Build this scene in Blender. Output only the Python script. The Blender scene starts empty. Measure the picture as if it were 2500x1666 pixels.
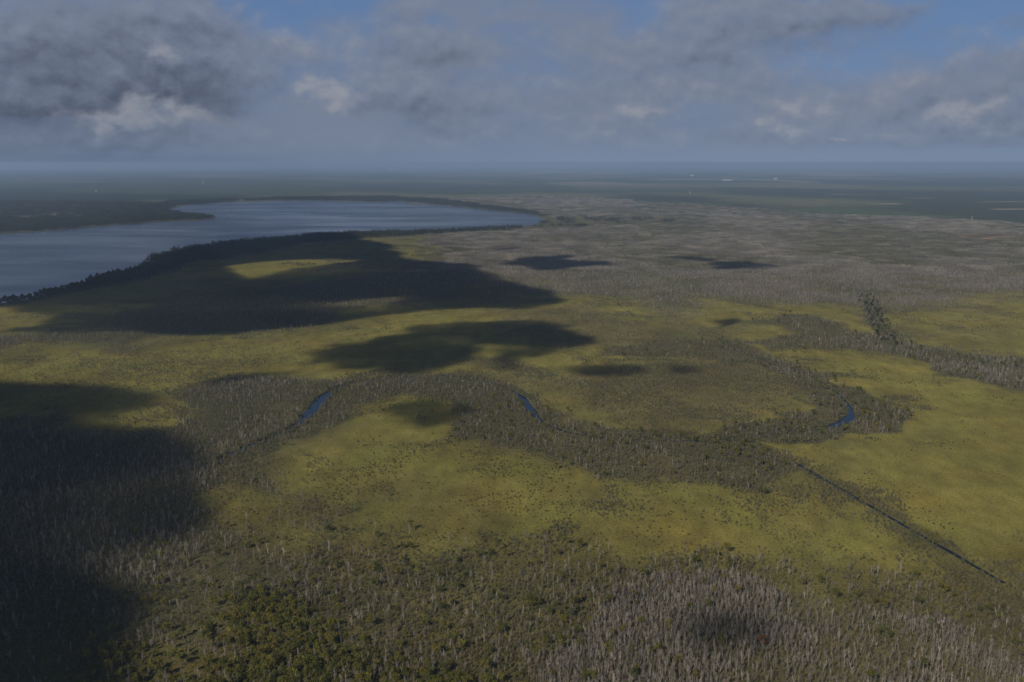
# Aerial view over a coastal marsh: meadow, swamp woods, a winding river, a straight canal, a lake, a far plain and the sea.
# All coordinates are metres; the camera flies 300 m above the origin and looks along +y.
import bpy, math, random
import numpy as np
from mathutils import Vector

scene = bpy.context.scene
COL = scene.collection
R = math.radians
rng = np.random.default_rng(7)
random.seed(7)

# ------------------------------------------------------------------ camera
CAM_H = 300.0
cd = bpy.data.cameras.new('camera'); cam = bpy.data.objects.new('camera', cd); COL.objects.link(cam)
cam.location = (0, 0, CAM_H); cam.rotation_euler = (R(90 - 11.335), 0, 0)
cd.sensor_fit = 'HORIZONTAL'; cd.sensor_width = 36.0; cd.lens = 36.0 * 2165 / 2500
cd.clip_start = 1.0; cd.clip_end = 600000.0
scene.camera = cam

# ovals of the sky: azimuth, elevation, half-width, half-height (degrees), weight, brightness
CLOUDS = [(-27.23, 6.2, 8.43, 3.65, 1, -0.28), (-21.67, 6.48, 4.21, 3.37, 0.9, -0.38), (-18.49, 8.04, 1.97, 2.81, 0.9, -0.2), (-27.26, 3.68, 7.3, 1.12, 0.8, -0.42), (-14.09, 7.54, 3.09, 1.01, 0.9, 0.05), (-16.2, 5.71, 3.37, 1.4, 0.6, -0.05), (-6.28, 9.16, 2.53, 2.39, 1, -0.02), (-4.46, 7.32, 2.81, 1.4, 0.9, -0.15), (-7.43, 5.52, 2.53, 1.54, 0.8, 0.05), (-4.78, 4.12, 3.37, 1.54, 0.9, -0.18), (-11.1, 5.84, 3.09, 1.69, 0.5, 0), (11.18, 8.44, 4.49, 2.39, 0.95, -0.02), (14.19, 9.06, 3.37, 1.54, 0.7, -0.1), (8.63, 6.89, 3.93, 1.4, 0.8, 0.05), (18.63, 8.51, 3.93, 1.07, 0.8, -0.02), (21.65, 8.85, 3.65, 0.7, 0.7, -0.05), (3.32, 6.7, 4.49, 1.4, 0.45, 0.08), (11.33, 4.69, 5.9, 0.96, 0.8, 0.08), (7.41, 3.19, 3.65, 0.96, 0.8, 0.06), (17.02, 3.08, 4.78, 1.26, 0.95, 0.1), (22.48, 4.02, 5.06, 1.12, 0.85, 0.02), (26.9, 4.5, 4.21, 1.74, 0.9, -0.02), (28.42, 6.25, 2.67, 1.46, 0.9, -0.05), (27.51, 2.55, 5.06, 0.73, 0.8, -0.15), (15.12, 5.79, 5.34, 0.96, 0.7, 0.02), (1.99, 4.39, 5.62, 1.24, 0.7, 0.05), (21.21, 2.29, 4.78, 0.51, 0.7, 0.0), (-1.54, 2.69, 5.06, 0.73, 0.6, 0.05), (-14.11, 2.07, 8.43, 0.45, 0.55, 0.02), (8.79, 1.95, 8.99, 0.42, 0.6, 0.04), (24.5, 1.7, 7.3, 0.37, 0.6, 0.0), (-23.89, 1.73, 7.3, 0.42, 0.5, -0.12), (2.01, 1.49, 14.04, 0.34, 0.35, 0.03)]
HEAPS = [(-23.81, 2.68, 3.09, 0.45, 0.8, 0.15), (-20.75, 3.03, 3.65, 0.67, 0.9, 0.2), (-22.06, 3.83, 1.12, 0.56, 0.9, 0.25), (-20.64, 6.57, 0.84, 0.73, 0.7, 0.1), (-14.09, 7.64, 1.97, 0.62, 0.5, 0.0), (-11.55, 4.36, 2.02, 0.84, 1, 0.2), (-11.44, 5.07, 1.12, 0.56, 0.7, 0.25), (-7.96, 5.64, 1.12, 0.84, 0.4, 0.0), (8.4, 3.42, 1.29, 0.51, 0.95, 0.25), (6.09, 2.41, 1.97, 0.34, 0.5, 0.0), (11.05, 5.08, 3.09, 0.34, 0.5, 0.0), (17.73, 3.64, 1.97, 0.56, 0.7, 0.12), (16.93, 2.45, 0.96, 0.28, 0.9, 0.2), (15.22, 2.9, 0.56, 0.25, 0.9, 0.2), (19.85, 1.93, 0.45, 0.2, 1, 0.25), (22.64, 2.07, 1.54, 0.22, 0.6, 0.05), (25.71, 3.26, 1.97, 0.73, 0.8, 0.15), (27.83, 3.71, 1.69, 0.51, 0.8, 0.2), (27.55, 2.15, 1.12, 0.22, 0.6, 0.1), (-4.28, 2.02, 2.25, 0.25, 0.4, 0.0), (3.09, 3.21, 1.69, 0.39, 0.4, 0)]
# ------------------------------------------------------------------ sun and sky
SUN_EL, SUN_AZ = 36.0, 214.0            # azimuth clockwise from +y: behind the camera, to the left
TO_SUN = Vector((math.sin(R(SUN_AZ)) * math.cos(R(SUN_EL)), math.cos(R(SUN_AZ)) * math.cos(R(SUN_EL)), math.sin(R(SUN_EL))))
sd = bpy.data.lights.new('sun', 'SUN'); sd.energy = 5.0; sd.angle = R(0.53); sd.color = (1.0, 0.93, 0.82)
sun = bpy.data.objects.new('sun', sd); COL.objects.link(sun)
sun.rotation_euler = TO_SUN.to_track_quat('Z', 'Y').to_euler(); sun.location = (0, 0, 3000)

world = bpy.data.worlds.new('World'); scene.world = world; world.use_nodes = True; world.cycles.sampling_method = 'NONE'
wn, wl = world.node_tree.nodes, world.node_tree.links
wn.clear()
def wnode(t, **kw):
    n = wn.new(t)
    for k, v in kw.items(): setattr(n, k, v)
    return n
def wmath(op, a, b=None, clamp=False):
    n = wnode('ShaderNodeMath', operation=op, use_clamp=clamp)
    for i, v in enumerate((a, b)):
        if v is None: continue
        if isinstance(v, (int, float)): n.inputs[i].default_value = v
        else: wl.new(v, n.inputs[i])
    return n.outputs[0]
sky = wnode('ShaderNodeTexSky', sky_type='NISHITA', sun_disc=False)
sky.sun_elevation = R(SUN_EL); sky.sun_rotation = R(SUN_AZ); sky.altitude = 300; sky.air_density = 1.0; sky.dust_density = 0.6; sky.ozone_density = 2.0
tc = wnode('ShaderNodeTexCoord'); sep = wnode('ShaderNodeSeparateXYZ'); wl.new(tc.outputs['Generated'], sep.inputs[0])
dx, dy, dz = sep.outputs
up = wmath('MAXIMUM', dz, 0.0)
den = wmath('ADD', up, 0.055)
az = wmath('MULTIPLY', wmath('ARCTAN2', dx, dy), 57.2958); el = wmath('MULTIPLY', wmath('ARCSINE', dz), 57.2958)
def wvec(a, b):
    c = wnode('ShaderNodeCombineXYZ'); wl.new(a, c.inputs[0]); wl.new(b, c.inputs[1]); return c.outputs[0]
flat = wvec(wmath('DIVIDE', dx, den), wmath('DIVIDE', dy, den))      # the cloud ceiling, seen in perspective
def wnoise(vec, scale, detail, rough, off, dist=0.0):
    m = wnode('ShaderNodeMapping'); m.inputs['Location'].default_value = off; wl.new(vec, m.inputs[0])
    n = wnode('ShaderNodeTexNoise'); n.inputs['Scale'].default_value = scale; n.inputs['Detail'].default_value = detail; n.inputs['Roughness'].default_value = rough; n.inputs['Distortion'].default_value = dist
    wl.new(m.outputs[0], n.inputs['Vector']); return n.outputs['Fac']
def wsum(xs):
    r = xs[0]
    for q in xs[1:]: r = wmath('ADD', r, q)
    return r
def wramp(x, a, b, c=0.0, d=1.0):
    n = wnode('ShaderNodeMapRange', interpolation_type='SMOOTHSTEP'); wl.new(x, n.inputs[0])
    for k, v in zip((1, 2, 3, 4), (a, b, c, d)): n.inputs[k].default_value = v
    return n.outputs[0]
def wmix(f, a, b):
    n = wnode('ShaderNodeMixRGB')
    for k, v in enumerate((f, a, b)):
        if isinstance(v, tuple): n.inputs[k].default_value = (*v, 1)
        elif isinstance(v, float): n.inputs[k].default_value = v
        else: wl.new(v, n.inputs[k])
    return n.outputs[0]
ang = wvec(wmath('MULTIPLY', az, 0.62), wmath('MULTIPLY', el, 1.5)); round_ = wvec(az, wmath('MULTIPLY', el, 1.3))
big = wnoise(flat, 0.42, 4, 0.55, (3.1, 1.7, 0)); mid = wnoise(ang, 0.17, 5, 0.55, (9.0, 4.0, 2.0)); puff = wnoise(round_, 0.55, 5, 0.55, (5.0, 2.0, 8.0)); puff_above = wnoise(round_, 0.55, 4, 0.55, (4.8, 2.7, 8.0))
# directions shaken by noise, so that every cloud gets a ragged, billowing outline
wob = wnode('ShaderNodeTexNoise'); wob.inputs['Scale'].default_value = 0.33; wob.inputs['Detail'].default_value = 5; wob.inputs['Roughness'].default_value = 0.58; wl.new(round_, wob.inputs['Vector'])
sh = wnode('ShaderNodeVectorMath', operation='MULTIPLY_ADD'); wl.new(wob.outputs['Color'], sh.inputs[0]); sh.inputs[1].default_value = (7.0, 3.2, 0); sh.inputs[2].default_value = (-3.5, -1.1, 0)
ad = wnode('ShaderNodeVectorMath', operation='ADD'); wl.new(wvec(az, el), ad.inputs[0]); wl.new(sh.outputs[0], ad.inputs[1]); ae = ad.outputs[0]
def wclouds(spots):
    """how much cloud lies in a direction, and whether it is a sunlit top or a shaded base"""
    F, T = wmath('MULTIPLY', el, 0.0), wmath('MULTIPLY', el, 0.0)
    for a0, e0, sa, se, w, b in spots:
        m = wnode('ShaderNodeVectorMath', operation='MULTIPLY_ADD'); wl.new(ae, m.inputs[0]); m.inputs[1].default_value = (1 / sa, 1 / se, 0); m.inputs[2].default_value = (-a0 / sa, -e0 / se, 1)
        d = wnode('ShaderNodeVectorMath', operation='DOT_PRODUCT'); wl.new(m.outputs[0], d.inputs[0]); wl.new(m.outputs[0], d.inputs[1])
        g = wnode('ShaderNodeVectorMath', operation='DOT_PRODUCT'); wl.new(m.outputs[0], g.inputs[0]); g.inputs[1].default_value = (0, 0.30, b)
        p = wmath('POWER', 0.3679, d.outputs['Value'])
        n = wnode('ShaderNodeMath', operation='MULTIPLY_ADD'); wl.new(p, n.inputs[0]); n.inputs[1].default_value = w * 2.718; wl.new(F, n.inputs[2]); F = n.outputs[0]
        n = wnode('ShaderNodeMath', operation='MULTIPLY_ADD'); wl.new(wmath('MULTIPLY', p, g.outputs['Value']), n.inputs[0]); n.inputs[1].default_value = w * 2.718; wl.new(T, n.inputs[2]); T = n.outputs[0]
    return F, wmath('DIVIDE', T, wmath('ADD', F, 0.05))
high = wmath('MAXIMUM', wmath('MULTIPLY', wmath('SUBTRACT', 9.0, el), 0.022), -0.30)
veil = wramp(wsum([wmath('MULTIPLY', big, 0.45), wmath('MULTIPLY', mid, 0.65), high]), 0.44, 0.72, 0.0, 0.97)
grey_f, grey_t = wclouds(CLOUDS)
other = wramp(wsum([wmath('MULTIPLY', mid, 1.0), wmath('MULTIPLY', big, 0.5)]), 0.84, 1.06, 0.0, 0.38)
dens = wramp(wmath('ADD', grey_f, wmath('MULTIPLY', wmath('SUBTRACT', puff, 0.5), 0.9)), 0.0, 1.1, 0.0, 0.92)
light = wsum([grey_t, wmath('MULTIPLY', wmath('SUBTRACT', puff, puff_above), 0.55), wmath('MULTIPLY', puff, 0.4), -0.16])
clear = wmix(wramp(el, 8.0, 40.0, 0.6, 0.0), sky.outputs[0], (3.2, 6.3, 13.7))
skyc = wmix(veil, clear, wmix(wramp(mid, 0.35, 0.65), (4.3, 5.7, 8.7), (5.1, 6.1, 8.4)))
skyc = wmix(other, skyc, (5.1, 6.1, 8.4))
cloud = wmix(wramp(light, 0.0, 0.70), wmix(wramp(light, -0.70, 0.10), (1.8, 2.2, 3.3), (5.1, 6.1, 8.4)), (8.3, 8.7, 9.8))
skyc = wmix(dens, skyc, cloud)
heap_f, heap_t = wclouds(HEAPS)
hd = wramp(wmath('ADD', heap_f, wmath('MULTIPLY', wmath('SUBTRACT', puff, 0.5), 1.2)), 0.02, 1.15, 0.0, 0.86)
hl = wsum([heap_t, wmath('MULTIPLY', wmath('SUBTRACT', puff, puff_above), 1.3), wmath('MULTIPLY', puff, 0.7), -0.30])
skyc = wmix(hd, skyc, wmix(wramp(hl, -0.25, 0.55), (5.1, 6.1, 8.4), (8.3, 8.7, 9.8)))
# mist lying along the whole horizon
mist = wmath('MULTIPLY', wmath('POWER', 2.718, wmath('MULTIPLY', wmath('MAXIMUM', el, 0.0), -0.85)), 0.92)
side = wramp(wmath('ADD', az, wmath('MULTIPLY', mid, 20.0)), -30.0, 25.0)
skyc = wmix(mist, skyc, wmix(side, (3.2, 4.5, 6.9), (5.6, 7.5, 10.8)))
bg = wnode('ShaderNodeBackground'); bg.inputs['Strength'].default_value = 0.05; wl.new(skyc, bg.inputs[0])
wo = wnode('ShaderNodeOutputWorld'); wl.new(bg.outputs[0], wo.inputs[0])

# ------------------------------------------------------------------ exposure and sampling
vs = scene.view_settings
vs.view_transform = 'Standard'; vs.look = 'None'; vs.exposure = -0.5; vs.gamma = 1.0; vs.use_curve_mapping = False
cy = scene.cycles
cy.use_denoising = True
cy.max_bounces = 6; cy.diffuse_bounces = 2; cy.glossy_bounces = 2; cy.transmission_bounces = 2; cy.volume_bounces = 2; cy.transparent_max_bounces = 8
cy.caustics_reflective = False; cy.caustics_refractive = False; cy.sample_clamp_indirect = 4.0

# ------------------------------------------------------------------ the lie of the land, in metres
ZONES = [
  ('speckle_field', 30, {'scrub': 0.38, 'shrub': 0.12}, 'speck', [(-64.3,1323.8),(76.7,1231.1),(216.8,1332.9),(317.4,1332.9),(385.8,1225.9),(382.7,1086.7),(269.4,1009.5),(137.5,1024.1),(68.2,1086.7),(14,1175.9),(-48.1,1247)]),
  ('canal_top', 6, {'shrub': 0.5}, 'marsh', [(295.7,871.6),(324.4,811.6),(351.9,691.1),(371.3,595.8),(389.3,560.6),(413.5,599.2),(393.6,635.2),(379.8,711.1),(352.7,829.9)]),
  ('meadow_shrubs', 60, {'shrub': 0.16, 'scrub': 0.05}, 'marsh', [(-285.1,842.5),(-133.3,942.1),(-35.2,896.8),(90.6,782.7),(259.7,805.6),(288.1,667),(329.1,548.7),(222.6,579.3),(139.6,658.8),(26,675.4),(-97.9,675.4),(-192.5,658.8),(-251.1,711.1)]),
  ('left_speck', 40, {'scrub': 0.26, 'shrub': 0.12}, 'marsh', [(-705.1,1252.4),(-659,1386.8),(-545.3,1437.9),(-351.8,1474.1),(-286.7,1370.5),(-307.3,1280.1),(-449.9,1175.9),(-396,1027.8),(-483.7,1086.7)]),
  ('mid_speck', 50, {'scrub': 0.32, 'shrub': 0.06}, 'speck', [(-65.1,1708.8),(116.5,1899.6),(326.4,1708.8),(474.9,1660.9),(396,1512),(238.8,1474.1),(117.9,1437.9),(17.3,1474.1)]),
  ('right_speck', 30, {'shrub': 0.2, 'scrub': 0.1}, 'marsh', [(498.8,1280.1),(525.4,1175.9),(570.6,1252.4),(542.5,1308.9)]),
  ('shore_belt', 25, {'tall': 0.9, 'leafy': 0.25}, 'wood', [(-1261.5,1962),(-1198.1,2056.2),(-1168.6,2175.2),(-1147.1,2381.2),(-1137.1,2699),(-1238.3,3034.7),(-1202.1,3331.9),(-974.4,3714.5),(-804.2,3952.7),(-540.7,4004),(-272.2,4083.4),(115.7,4434.9),(130.9,4223),(-239.7,3878.1),(-586,3670.2),(-781.9,3350.1),(-879.6,2904.8),(-991.1,2699),(-967.8,2344.3),(-1000.7,2114.1),(-1034.3,1936.6),(-1089.3,1864.1),(-1165.1,1807.5)]),
  ('dark_wood', 40, {'scrub': 0.9, 'bare': 0.12}, 'wood', [(-985.7,1519.8),(-870.4,1560.1),(-796.2,1551.9),(-814.1,1785.9),(-736.1,1962),(-598.6,2175.2),(-435.6,2344.3),(-289.9,2723.2),(-134.8,2344.3),(-101,2114.1),(-191.2,1962),(-296.9,1829.8),(-354.5,1708.8),(-452.3,1628.9),(-537.5,1543.7),(-624.9,1474.1),(-708.9,1448.6),(-765.2,1417.1),(-896.5,1377)]),
  ('grey_wood', 85, {'bare': 0.85, 'scrub': 0.42}, 'grey', [(-355.3,3350.1),(-178.4,3782.9),(133.6,4311.3),(470.1,4740.3),(872.7,4668.9),(1276.4,4194.3),(1577.1,3692.2),(1951.5,3387.1),(2263,3243.8),(1302.2,1841.1),(1137.5,1949.2),(1028.6,2028.4),(865.3,1930.3),(791.5,1962),(721.7,1930.3),(509.4,1962),(405.8,1759.4),(329.2,1723.7),(293.4,1949.2),(201.2,1994.6),(71.5,1962),(-60.3,2159.6),(-176.6,2629),(-323.1,2904.8)]),
  ('brown_far', 120, {'bare': 0.55, 'scrub': 0.15}, 'tan', [(-732.3,6969.1),(-671.2,7842.7),(507.5,8479.5),(1533.3,6027),(2074.4,5175.1),(2491.8,4341.6),(3017.9,4056.6),(2499.9,3350.1),(1951.5,3387.1),(1276.4,4194.3),(516.3,4740.3),(202,4968.1),(-73.4,5696.4),(-362,6398)]),
  ('east_band', 14, {'scrub': 0.85, 'bare': 0.2, 'leafy': 0.05}, 'wood', [(478.8,1675),(535.6,1754.3),(596.7,1754.3),(612.4,1675),(615.5,1572.6),(643.3,1543.7),(692.4,1708.8),(753,1899.6),(801.3,1962),(767.1,1829.8),(687.6,1585.2),(666.2,1452.2),(717.5,1396.7),(800.9,1354.6),(933.7,1303.1),(745.2,1027.8),(678.6,1138.6),(652.5,1168.7),(638.5,1236.3),(621.6,1323.8),(612.3,1396.7),(556.9,1417.1),(492.7,1437.9),(404.3,1430.9),(386.5,1474.1),(473.5,1543.7),(525.1,1560.1),(490.8,1602.4)]),
  ('bow_band', 15, {'scrub': 0.9, 'bare': 0.12, 'leafy': 0.05}, 'wood', [(125.1,1437.9),(245.9,1519.8),(335.5,1512),(409.1,1504.3),(400.5,1417.1),(417.9,1332.9),(446.1,1257.8),(464.2,1171.1),(479.7,1037.2),(433.5,983.2),(385.8,983.2),(392.2,1066.4),(410.5,1188),(376.3,1280.1),(317.6,1364.1),(222.7,1370.5),(138.2,1351.5)]),
  ('bow_pocket', 11, {'scrub': 0.95, 'bare': 0.06, 'leafy': 0.06}, 'wood', [(420.6,1200.4),(461.5,1164),(481.4,1041),(428.5,983.2),(350,945.3),(277,926.5),(198,911.5),(143,918.9),(98.9,950.1),(42.1,988.4),(53.7,1018.6),(111.7,978.1),(210.9,974.7),(297.8,1000.6),(372.6,1056.5),(410.4,1118.6)]),
  ('river_belt', 16, {'scrub': 0.95, 'bare': 0.04, 'leafy': 0.05}, 'wood', [(-89.5,1056.5),(-72.7,1134.1),(-28.1,1195.4),(13.7,1152.3),(58.9,1018.6),(109.5,958.1),(184.4,938.9),(262.1,942.1),(294.3,875.7),(264.6,836.1),(221.9,788.3),(153.9,773.8),(108.6,796.3),(61.3,827.4),(32.8,866.2),(1.6,896.8),(-36.2,923.5),(-66.9,958.1)]),
  ('river_left', 12, {'scrub': 0.95, 'bare': 0.06}, 'wood', [(-227.8,1180.7),(-196.6,1231.1),(-110.8,1244.3),(-47.1,1218.1),(7.9,1156.9),(-66.4,1125.2),(-138,1152.3),(-180.5,1125.2),(-191.9,1027.8),(-225,942.1),(-263.5,889.7),(-290.1,858.1),(-315.8,868.9),(-262.9,958.1),(-240.5,1046.8)]),
  ('west_bank', 18, {'scrub': 0.9, 'bare': 0.1}, 'wood', [(-437.2,1140.8),(-407.9,1231.1),(-343.1,1268.9),(-287.1,1247),(-235.1,1220.7),(-253.7,1147.7),(-250.5,1037.2),(-262.9,958.1),(-292.6,866.2),(-308.9,799.8),(-314.7,760.9),(-348.4,896.8),(-385.6,1027.8),(-419.5,1107.8)]),
  ('shade_wood', 30, {'bare': 0.25, 'scrub': 0.8}, 'wood', [(-716.1,983.2),(-450.1,983.2),(-366.7,974.7),(-292.6,866.2),(-310.1,803.3),(-292.1,811.6),(-262.2,823.7),(-222.9,803.3),(-180.8,745.3),(-195.2,725.4),(-230.7,771.7),(-266.2,782.7),(-251.1,711.1),(-218.2,675.4),(-226.3,635.2),(-249.8,560.6),(-265.7,505.4),(-255.6,442.7),(-381.5,442.7)]),
  ('front_scrub', 40, {'scrub': 0.65, 'bare': 0.12, 'shrub': 0.35, 'leafy': 0.04}, 'scrub', [(-253.9,697.3),(-192.1,657.2),(-145.4,665.4),(-98.8,682.3),(-60.7,654.8),(-16.7,685.8),(30.1,688.4),(56.1,652.4),(90.7,629.2),(139.9,660.4),(174.2,631.4),(214.1,600.5),(253.4,579.3),(297,542.9),(351.4,560.6),(429.3,566.7),(339.1,434.9),(-256.4,434.9),(-261.8,560.6)]),
  ('west_bare', 18, {'bare': 0.42, 'scrub': 0.6, 'leafy': 0.06}, 'wood', [(-294.5,662.9),(-233.7,679.7),(-185.2,657.2),(-141.4,613.1),(-125.6,566.7),(-154.2,548.7),(-216.4,534.4),(-254.4,510.4),(-278.3,592.4)]),
  ('grove', 12, {'leafy': 0.72, 'bare': 0.15, 'scrub': 0.3}, 'scrub', [(-271.1,505.4),(-215,530.6),(-183.2,557.5),(-138,541.8),(-104.3,515.6),(-75.4,506.4),(-46.6,488.3),(-14.1,459.2),(-6.3,434.9),(-251.7,434.9)]),
  ('grey_stand', 9, {'bare': 1.1, 'scrub': 0.4, 'leafy': 0.035}, 'wood', [(45.4,554.6),(102.1,595.8),(151.4,618.9),(222.2,578),(268,542.9),(294.7,510.4),(311.8,490.7),(374,485.9),(333.9,427.3),(12.5,427.3),(11.2,476.7),(31.4,515.6)]),
  ('canal_scrub', 8, {'scrub': 0.45, 'shrub': 0.6}, 'scrub', [(284.6,866.2),(296.6,791.7),(315.7,691.1),(331.1,618.9),(346.3,551.6),(361.1,515.6),(378.2,542.9),(361.3,578),(345.4,677.1),(318.8,796.3),(293.1,863.5)]),
  ('peninsula', 30, {'tall': 0.85, 'leafy': 0.2}, 'wood', [(-3383.9,5048.9),(-2485.3,3692.2),(-2219.1,3927.5),(-2087.4,4166),(-1912,4634),(-1693.4,4851.6),(-1692.6,5048.9),(-1944.5,5353.3),(-2164.5,5644.8),(-2343.7,6085.9),(-2392.7,6600.9),(-2245.3,7047.7),(-2260.1,7558.7),(-2716.5,7210.2),(-2578.1,6269.4),(-2168.1,5262.7),(-2400.6,5048.9),(-2638.7,4851.6)]),
  ('peninsula_heart', 60, {'tall': 0.35, 'bare': 0.3, 'scrub': 0.2}, 'wood', [(-4871.1,7294.3),(-3302.8,6969.1),(-2735,6817.1),(-2168.1,5262.7),(-2400.6,5048.9),(-2638.7,4851.6),(-3253.2,4851.6)]),
  ('far_shore', 30, {'tall': 0.8}, 'wood', [(-2207.2,7380.4),(-2065.8,7942.2),(-1092.2,8148.8),(-907.1,7745.7),(-647,7558.7),(-242.7,6531.9),(168.3,5447.1),(180.7,5048.9),(-73.4,5696.4),(-358.4,6333.1),(-799.9,6969.1),(-900.4,7380.4),(-1060.1,7128),(-1332.4,7294.3),(-1653.7,7468.5),(-1920.8,7380.4)]),
  ('north_wood', 40, {'leafy': 0.5, 'tall': 0.1}, 'wood', [(-36.2,4499.4),(150.1,4851.6),(377.4,5048.9),(764.6,4851.6),(859.9,4599.6),(431,4341.6),(125.8,4056.6)]),
]
LAKE = [(-2615,3387.1),(-2229.5,3878.1),(-2172.6,3878.1),(-2053.4,4138.1),(-1891.1,4582.6),(-1667.6,4776.8),(-1674.2,5008.2),(-1789,5262.7),(-1944.5,5353.3),(-2134.4,5594),(-2309.5,6027),(-2367.8,6531.9),(-2220.5,6969.1),(-1898.6,7294.3),(-1634.4,7380.4),(-1317.1,7210.2),(-1048.3,7047.7),(-890,7294.3),(-782.6,6817.1),(-565.7,6600.9),(-288.2,6145.9),(-45.3,5644.8),(114.3,5399.8),(170.3,4889.8),(110.6,4403.4),(-54.2,4194.3),(-266.9,4004),(-527.2,3902.7),(-793.5,3806.3),(-940.9,3584.7),(-1045.3,3463.5),(-1147,3176.5),(-1191.9,3049.9),(-1160.4,2850.6),(-1099.4,2651.9),(-1069.5,2541),(-1092.6,2390.6),(-1091,2273.7),(-1069.7,2207.1),(-1081.3,2129.1),(-1091.9,2028.4),(-1086.3,1962),(-1116.3,1911.8),(-1254.6,1593.8)]
SEA = [(-44991.8,49768.6),(-27989,49381.2),(-20532.7,48624.1),(-14898.2,50162.2),(-12946.6,56405.9),(-10494.7,78820.8),(-5481.4,89991.8),(4512.9,112261),(16700.3,142474),(48020.9,308437),(23176.9,390000),(-352158,390000)]
RIVER = [(-309,849),(-288.2,911.5),(-263.7,961.4),(-249.6,1005.9),(-247.4,1056.5),(-246.4,1118.6),(-237.4,1168.7),(-211.8,1210.4),(-171.8,1231.1),(-117.1,1244.3),(-60,1231.1),(-19,1190.4),(8.9,1134.1),(23.5,1062.4),(40.1,1000.6),(70.8,964.7),(122.6,945.3),(183.8,935.8),(243.6,945.3),(302,963.1),(351.4,978.1),(389.6,1005.9),(416.6,1050.6),(430,1116.4),(433.2,1180.7),(423.6,1247),(399.3,1314.8),(379.3,1390.1),(365.5,1448.6),(363.8,1519.8)]
CANAL = [(289.1,864.8),(358.3,598.5)]
UPPER_CANAL = [(812.5,2028.4),(745,1813.1),(698.5,1660.9),(638.6,1455.8)]
SHADE = [
  ('lower_left', 1.5, [(-1264.5,1205.4),(-725.1,1220.7),(-593.6,1190.4),(-474.9,1134.1),(-441.6,1099.2),(-464.3,1066.4),(-464.1,1027.8),(-381.6,1016.8),(-346.8,974.7),(-318.1,868.9),(-300.8,771.7),(-288.2,711.1),(-270.2,627.7),(-245,548.7),(-216.1,476.7),(-184,402.5),(-155.7,331.3),(-560.6,331.3),(-993.3,711.1)], []),
  ('lakeside', 1.5, [(-1184.9,1899.6),(-906.5,1775.2),(-825.2,1602.4),(-680.7,1466.7),(-568.1,1500.4),(-490.6,1593.8),(-356.5,1718.7),(-266.8,1749.1),(-198.1,1841.1),(-61.9,1875.8),(53.1,2001.3),(-71.5,2175.2),(-129.7,2519.9),(-196.2,2723.2),(-300.5,2824.2),(-451.3,3331.9),(-736.3,4004),(-1175.5,3902.7),(-1288,3387.1),(-1222,2904.8),(-1198.2,2438.8),(-1296.8,2084.7)], [[(-823.6,2629),(-762,2735.4),(-630.7,2811.1),(-486,2772.8),(-572.1,2663.5),(-643.8,2530.4),(-672.1,2362.6),(-723.3,2438.8)],[(-352.9,1887.6),(-315.7,1949.2),(-246.3,1974.9),(-277.9,1887.6)]]),
  ('middle', 1, [(-323.1,1417.1),(-300.1,1474.1),(-259.6,1496.6),(-214.5,1551.9),(-164.6,1519.8),(-71.2,1474.1),(-51.5,1339),(-74.2,1263.3),(-134.5,1231.1),(-199.6,1210.4),(-243.1,1247),(-250.2,1320.8),(-296.5,1351.5)], []),
  ('upper', 1, [(-228.8,1543.7),(-175,1620),(-80.1,1665.6),(19.8,1694.2),(93.7,1656.3),(136.9,1628.9),(97.3,1576.8),(158.3,1466.7),(109.1,1417.1),(31.4,1437.9),(-33.5,1437.9),(-100.3,1466.7),(-161.4,1489)], []),
  ('lobe', 0.9, [(-47.9,1437.9),(31.7,1452.2),(86.6,1396.7),(43.3,1357.8),(15.3,1291.5),(-4.1,1257.8),(-36.7,1291.5)], []),
  ('streak', 0.8, [(64.1,1291.5),(107.7,1308.9),(148.5,1320.8),(199.1,1303.1),(230.2,1274.4),(171.3,1241.7),(152.5,1215.5),(109.6,1252.4)], []),
  ('sliver', 0.7, [(216.8,1332.9),(243.7,1332.9),(279.2,1263.3),(244.2,1263.3)], []),
  ('bank', 0.9, [(-446.3,1185.5),(-405.3,1263.3),(-339.5,1280.1),(-308.5,1257.8),(-351.1,1205.4),(-393.5,1185.5)], []),
  ('patch', 0.8, [(-146.8,1076.4),(-123,1120.8),(-65.5,1107.8),(-30.4,1058.5),(-59.2,995.3),(-109.2,988.4),(-131.6,1005.9)], []),
  ('greyone', 0.9, [(-90.6,2772.8),(33.2,2877.5),(177.9,2932.8),(209.2,2772.8),(276.3,2629),(117,2541),(30.4,2629)], []),
  ('greythree', 0.6, [(-86.7,3127.8),(5.6,3243.8),(59.7,3160.1),(-24.7,3049.9)], []),
  ('greytwo', 0.9, [(516.1,2850.6),(584.5,2877.5),(645.4,2772.8),(754.7,2723.2),(793.4,2584.3),(674.7,2519.9),(566.2,2478.7),(578.8,2651.9)], []),
  ('oval', 0.9, [(372.7,1694.2),(447,1749.1),(460.5,1675),(382.8,1620)], []),
  ('tiny', 0.7, [(13.1,1949.2),(112.2,1994.6),(98.9,1887.6),(30.8,1852.5)], []),
  ('foreone', 0.7, [(112.3,548.7),(156.3,560.6),(193.6,537.2),(194.9,515.6),(158.8,505.4),(118.4,520.9)], []),
  ('foretwo', 0.7, [(70.2,592.4),(95.8,595.8),(97.6,566.7),(72.7,560.6)], []),
]
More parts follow.
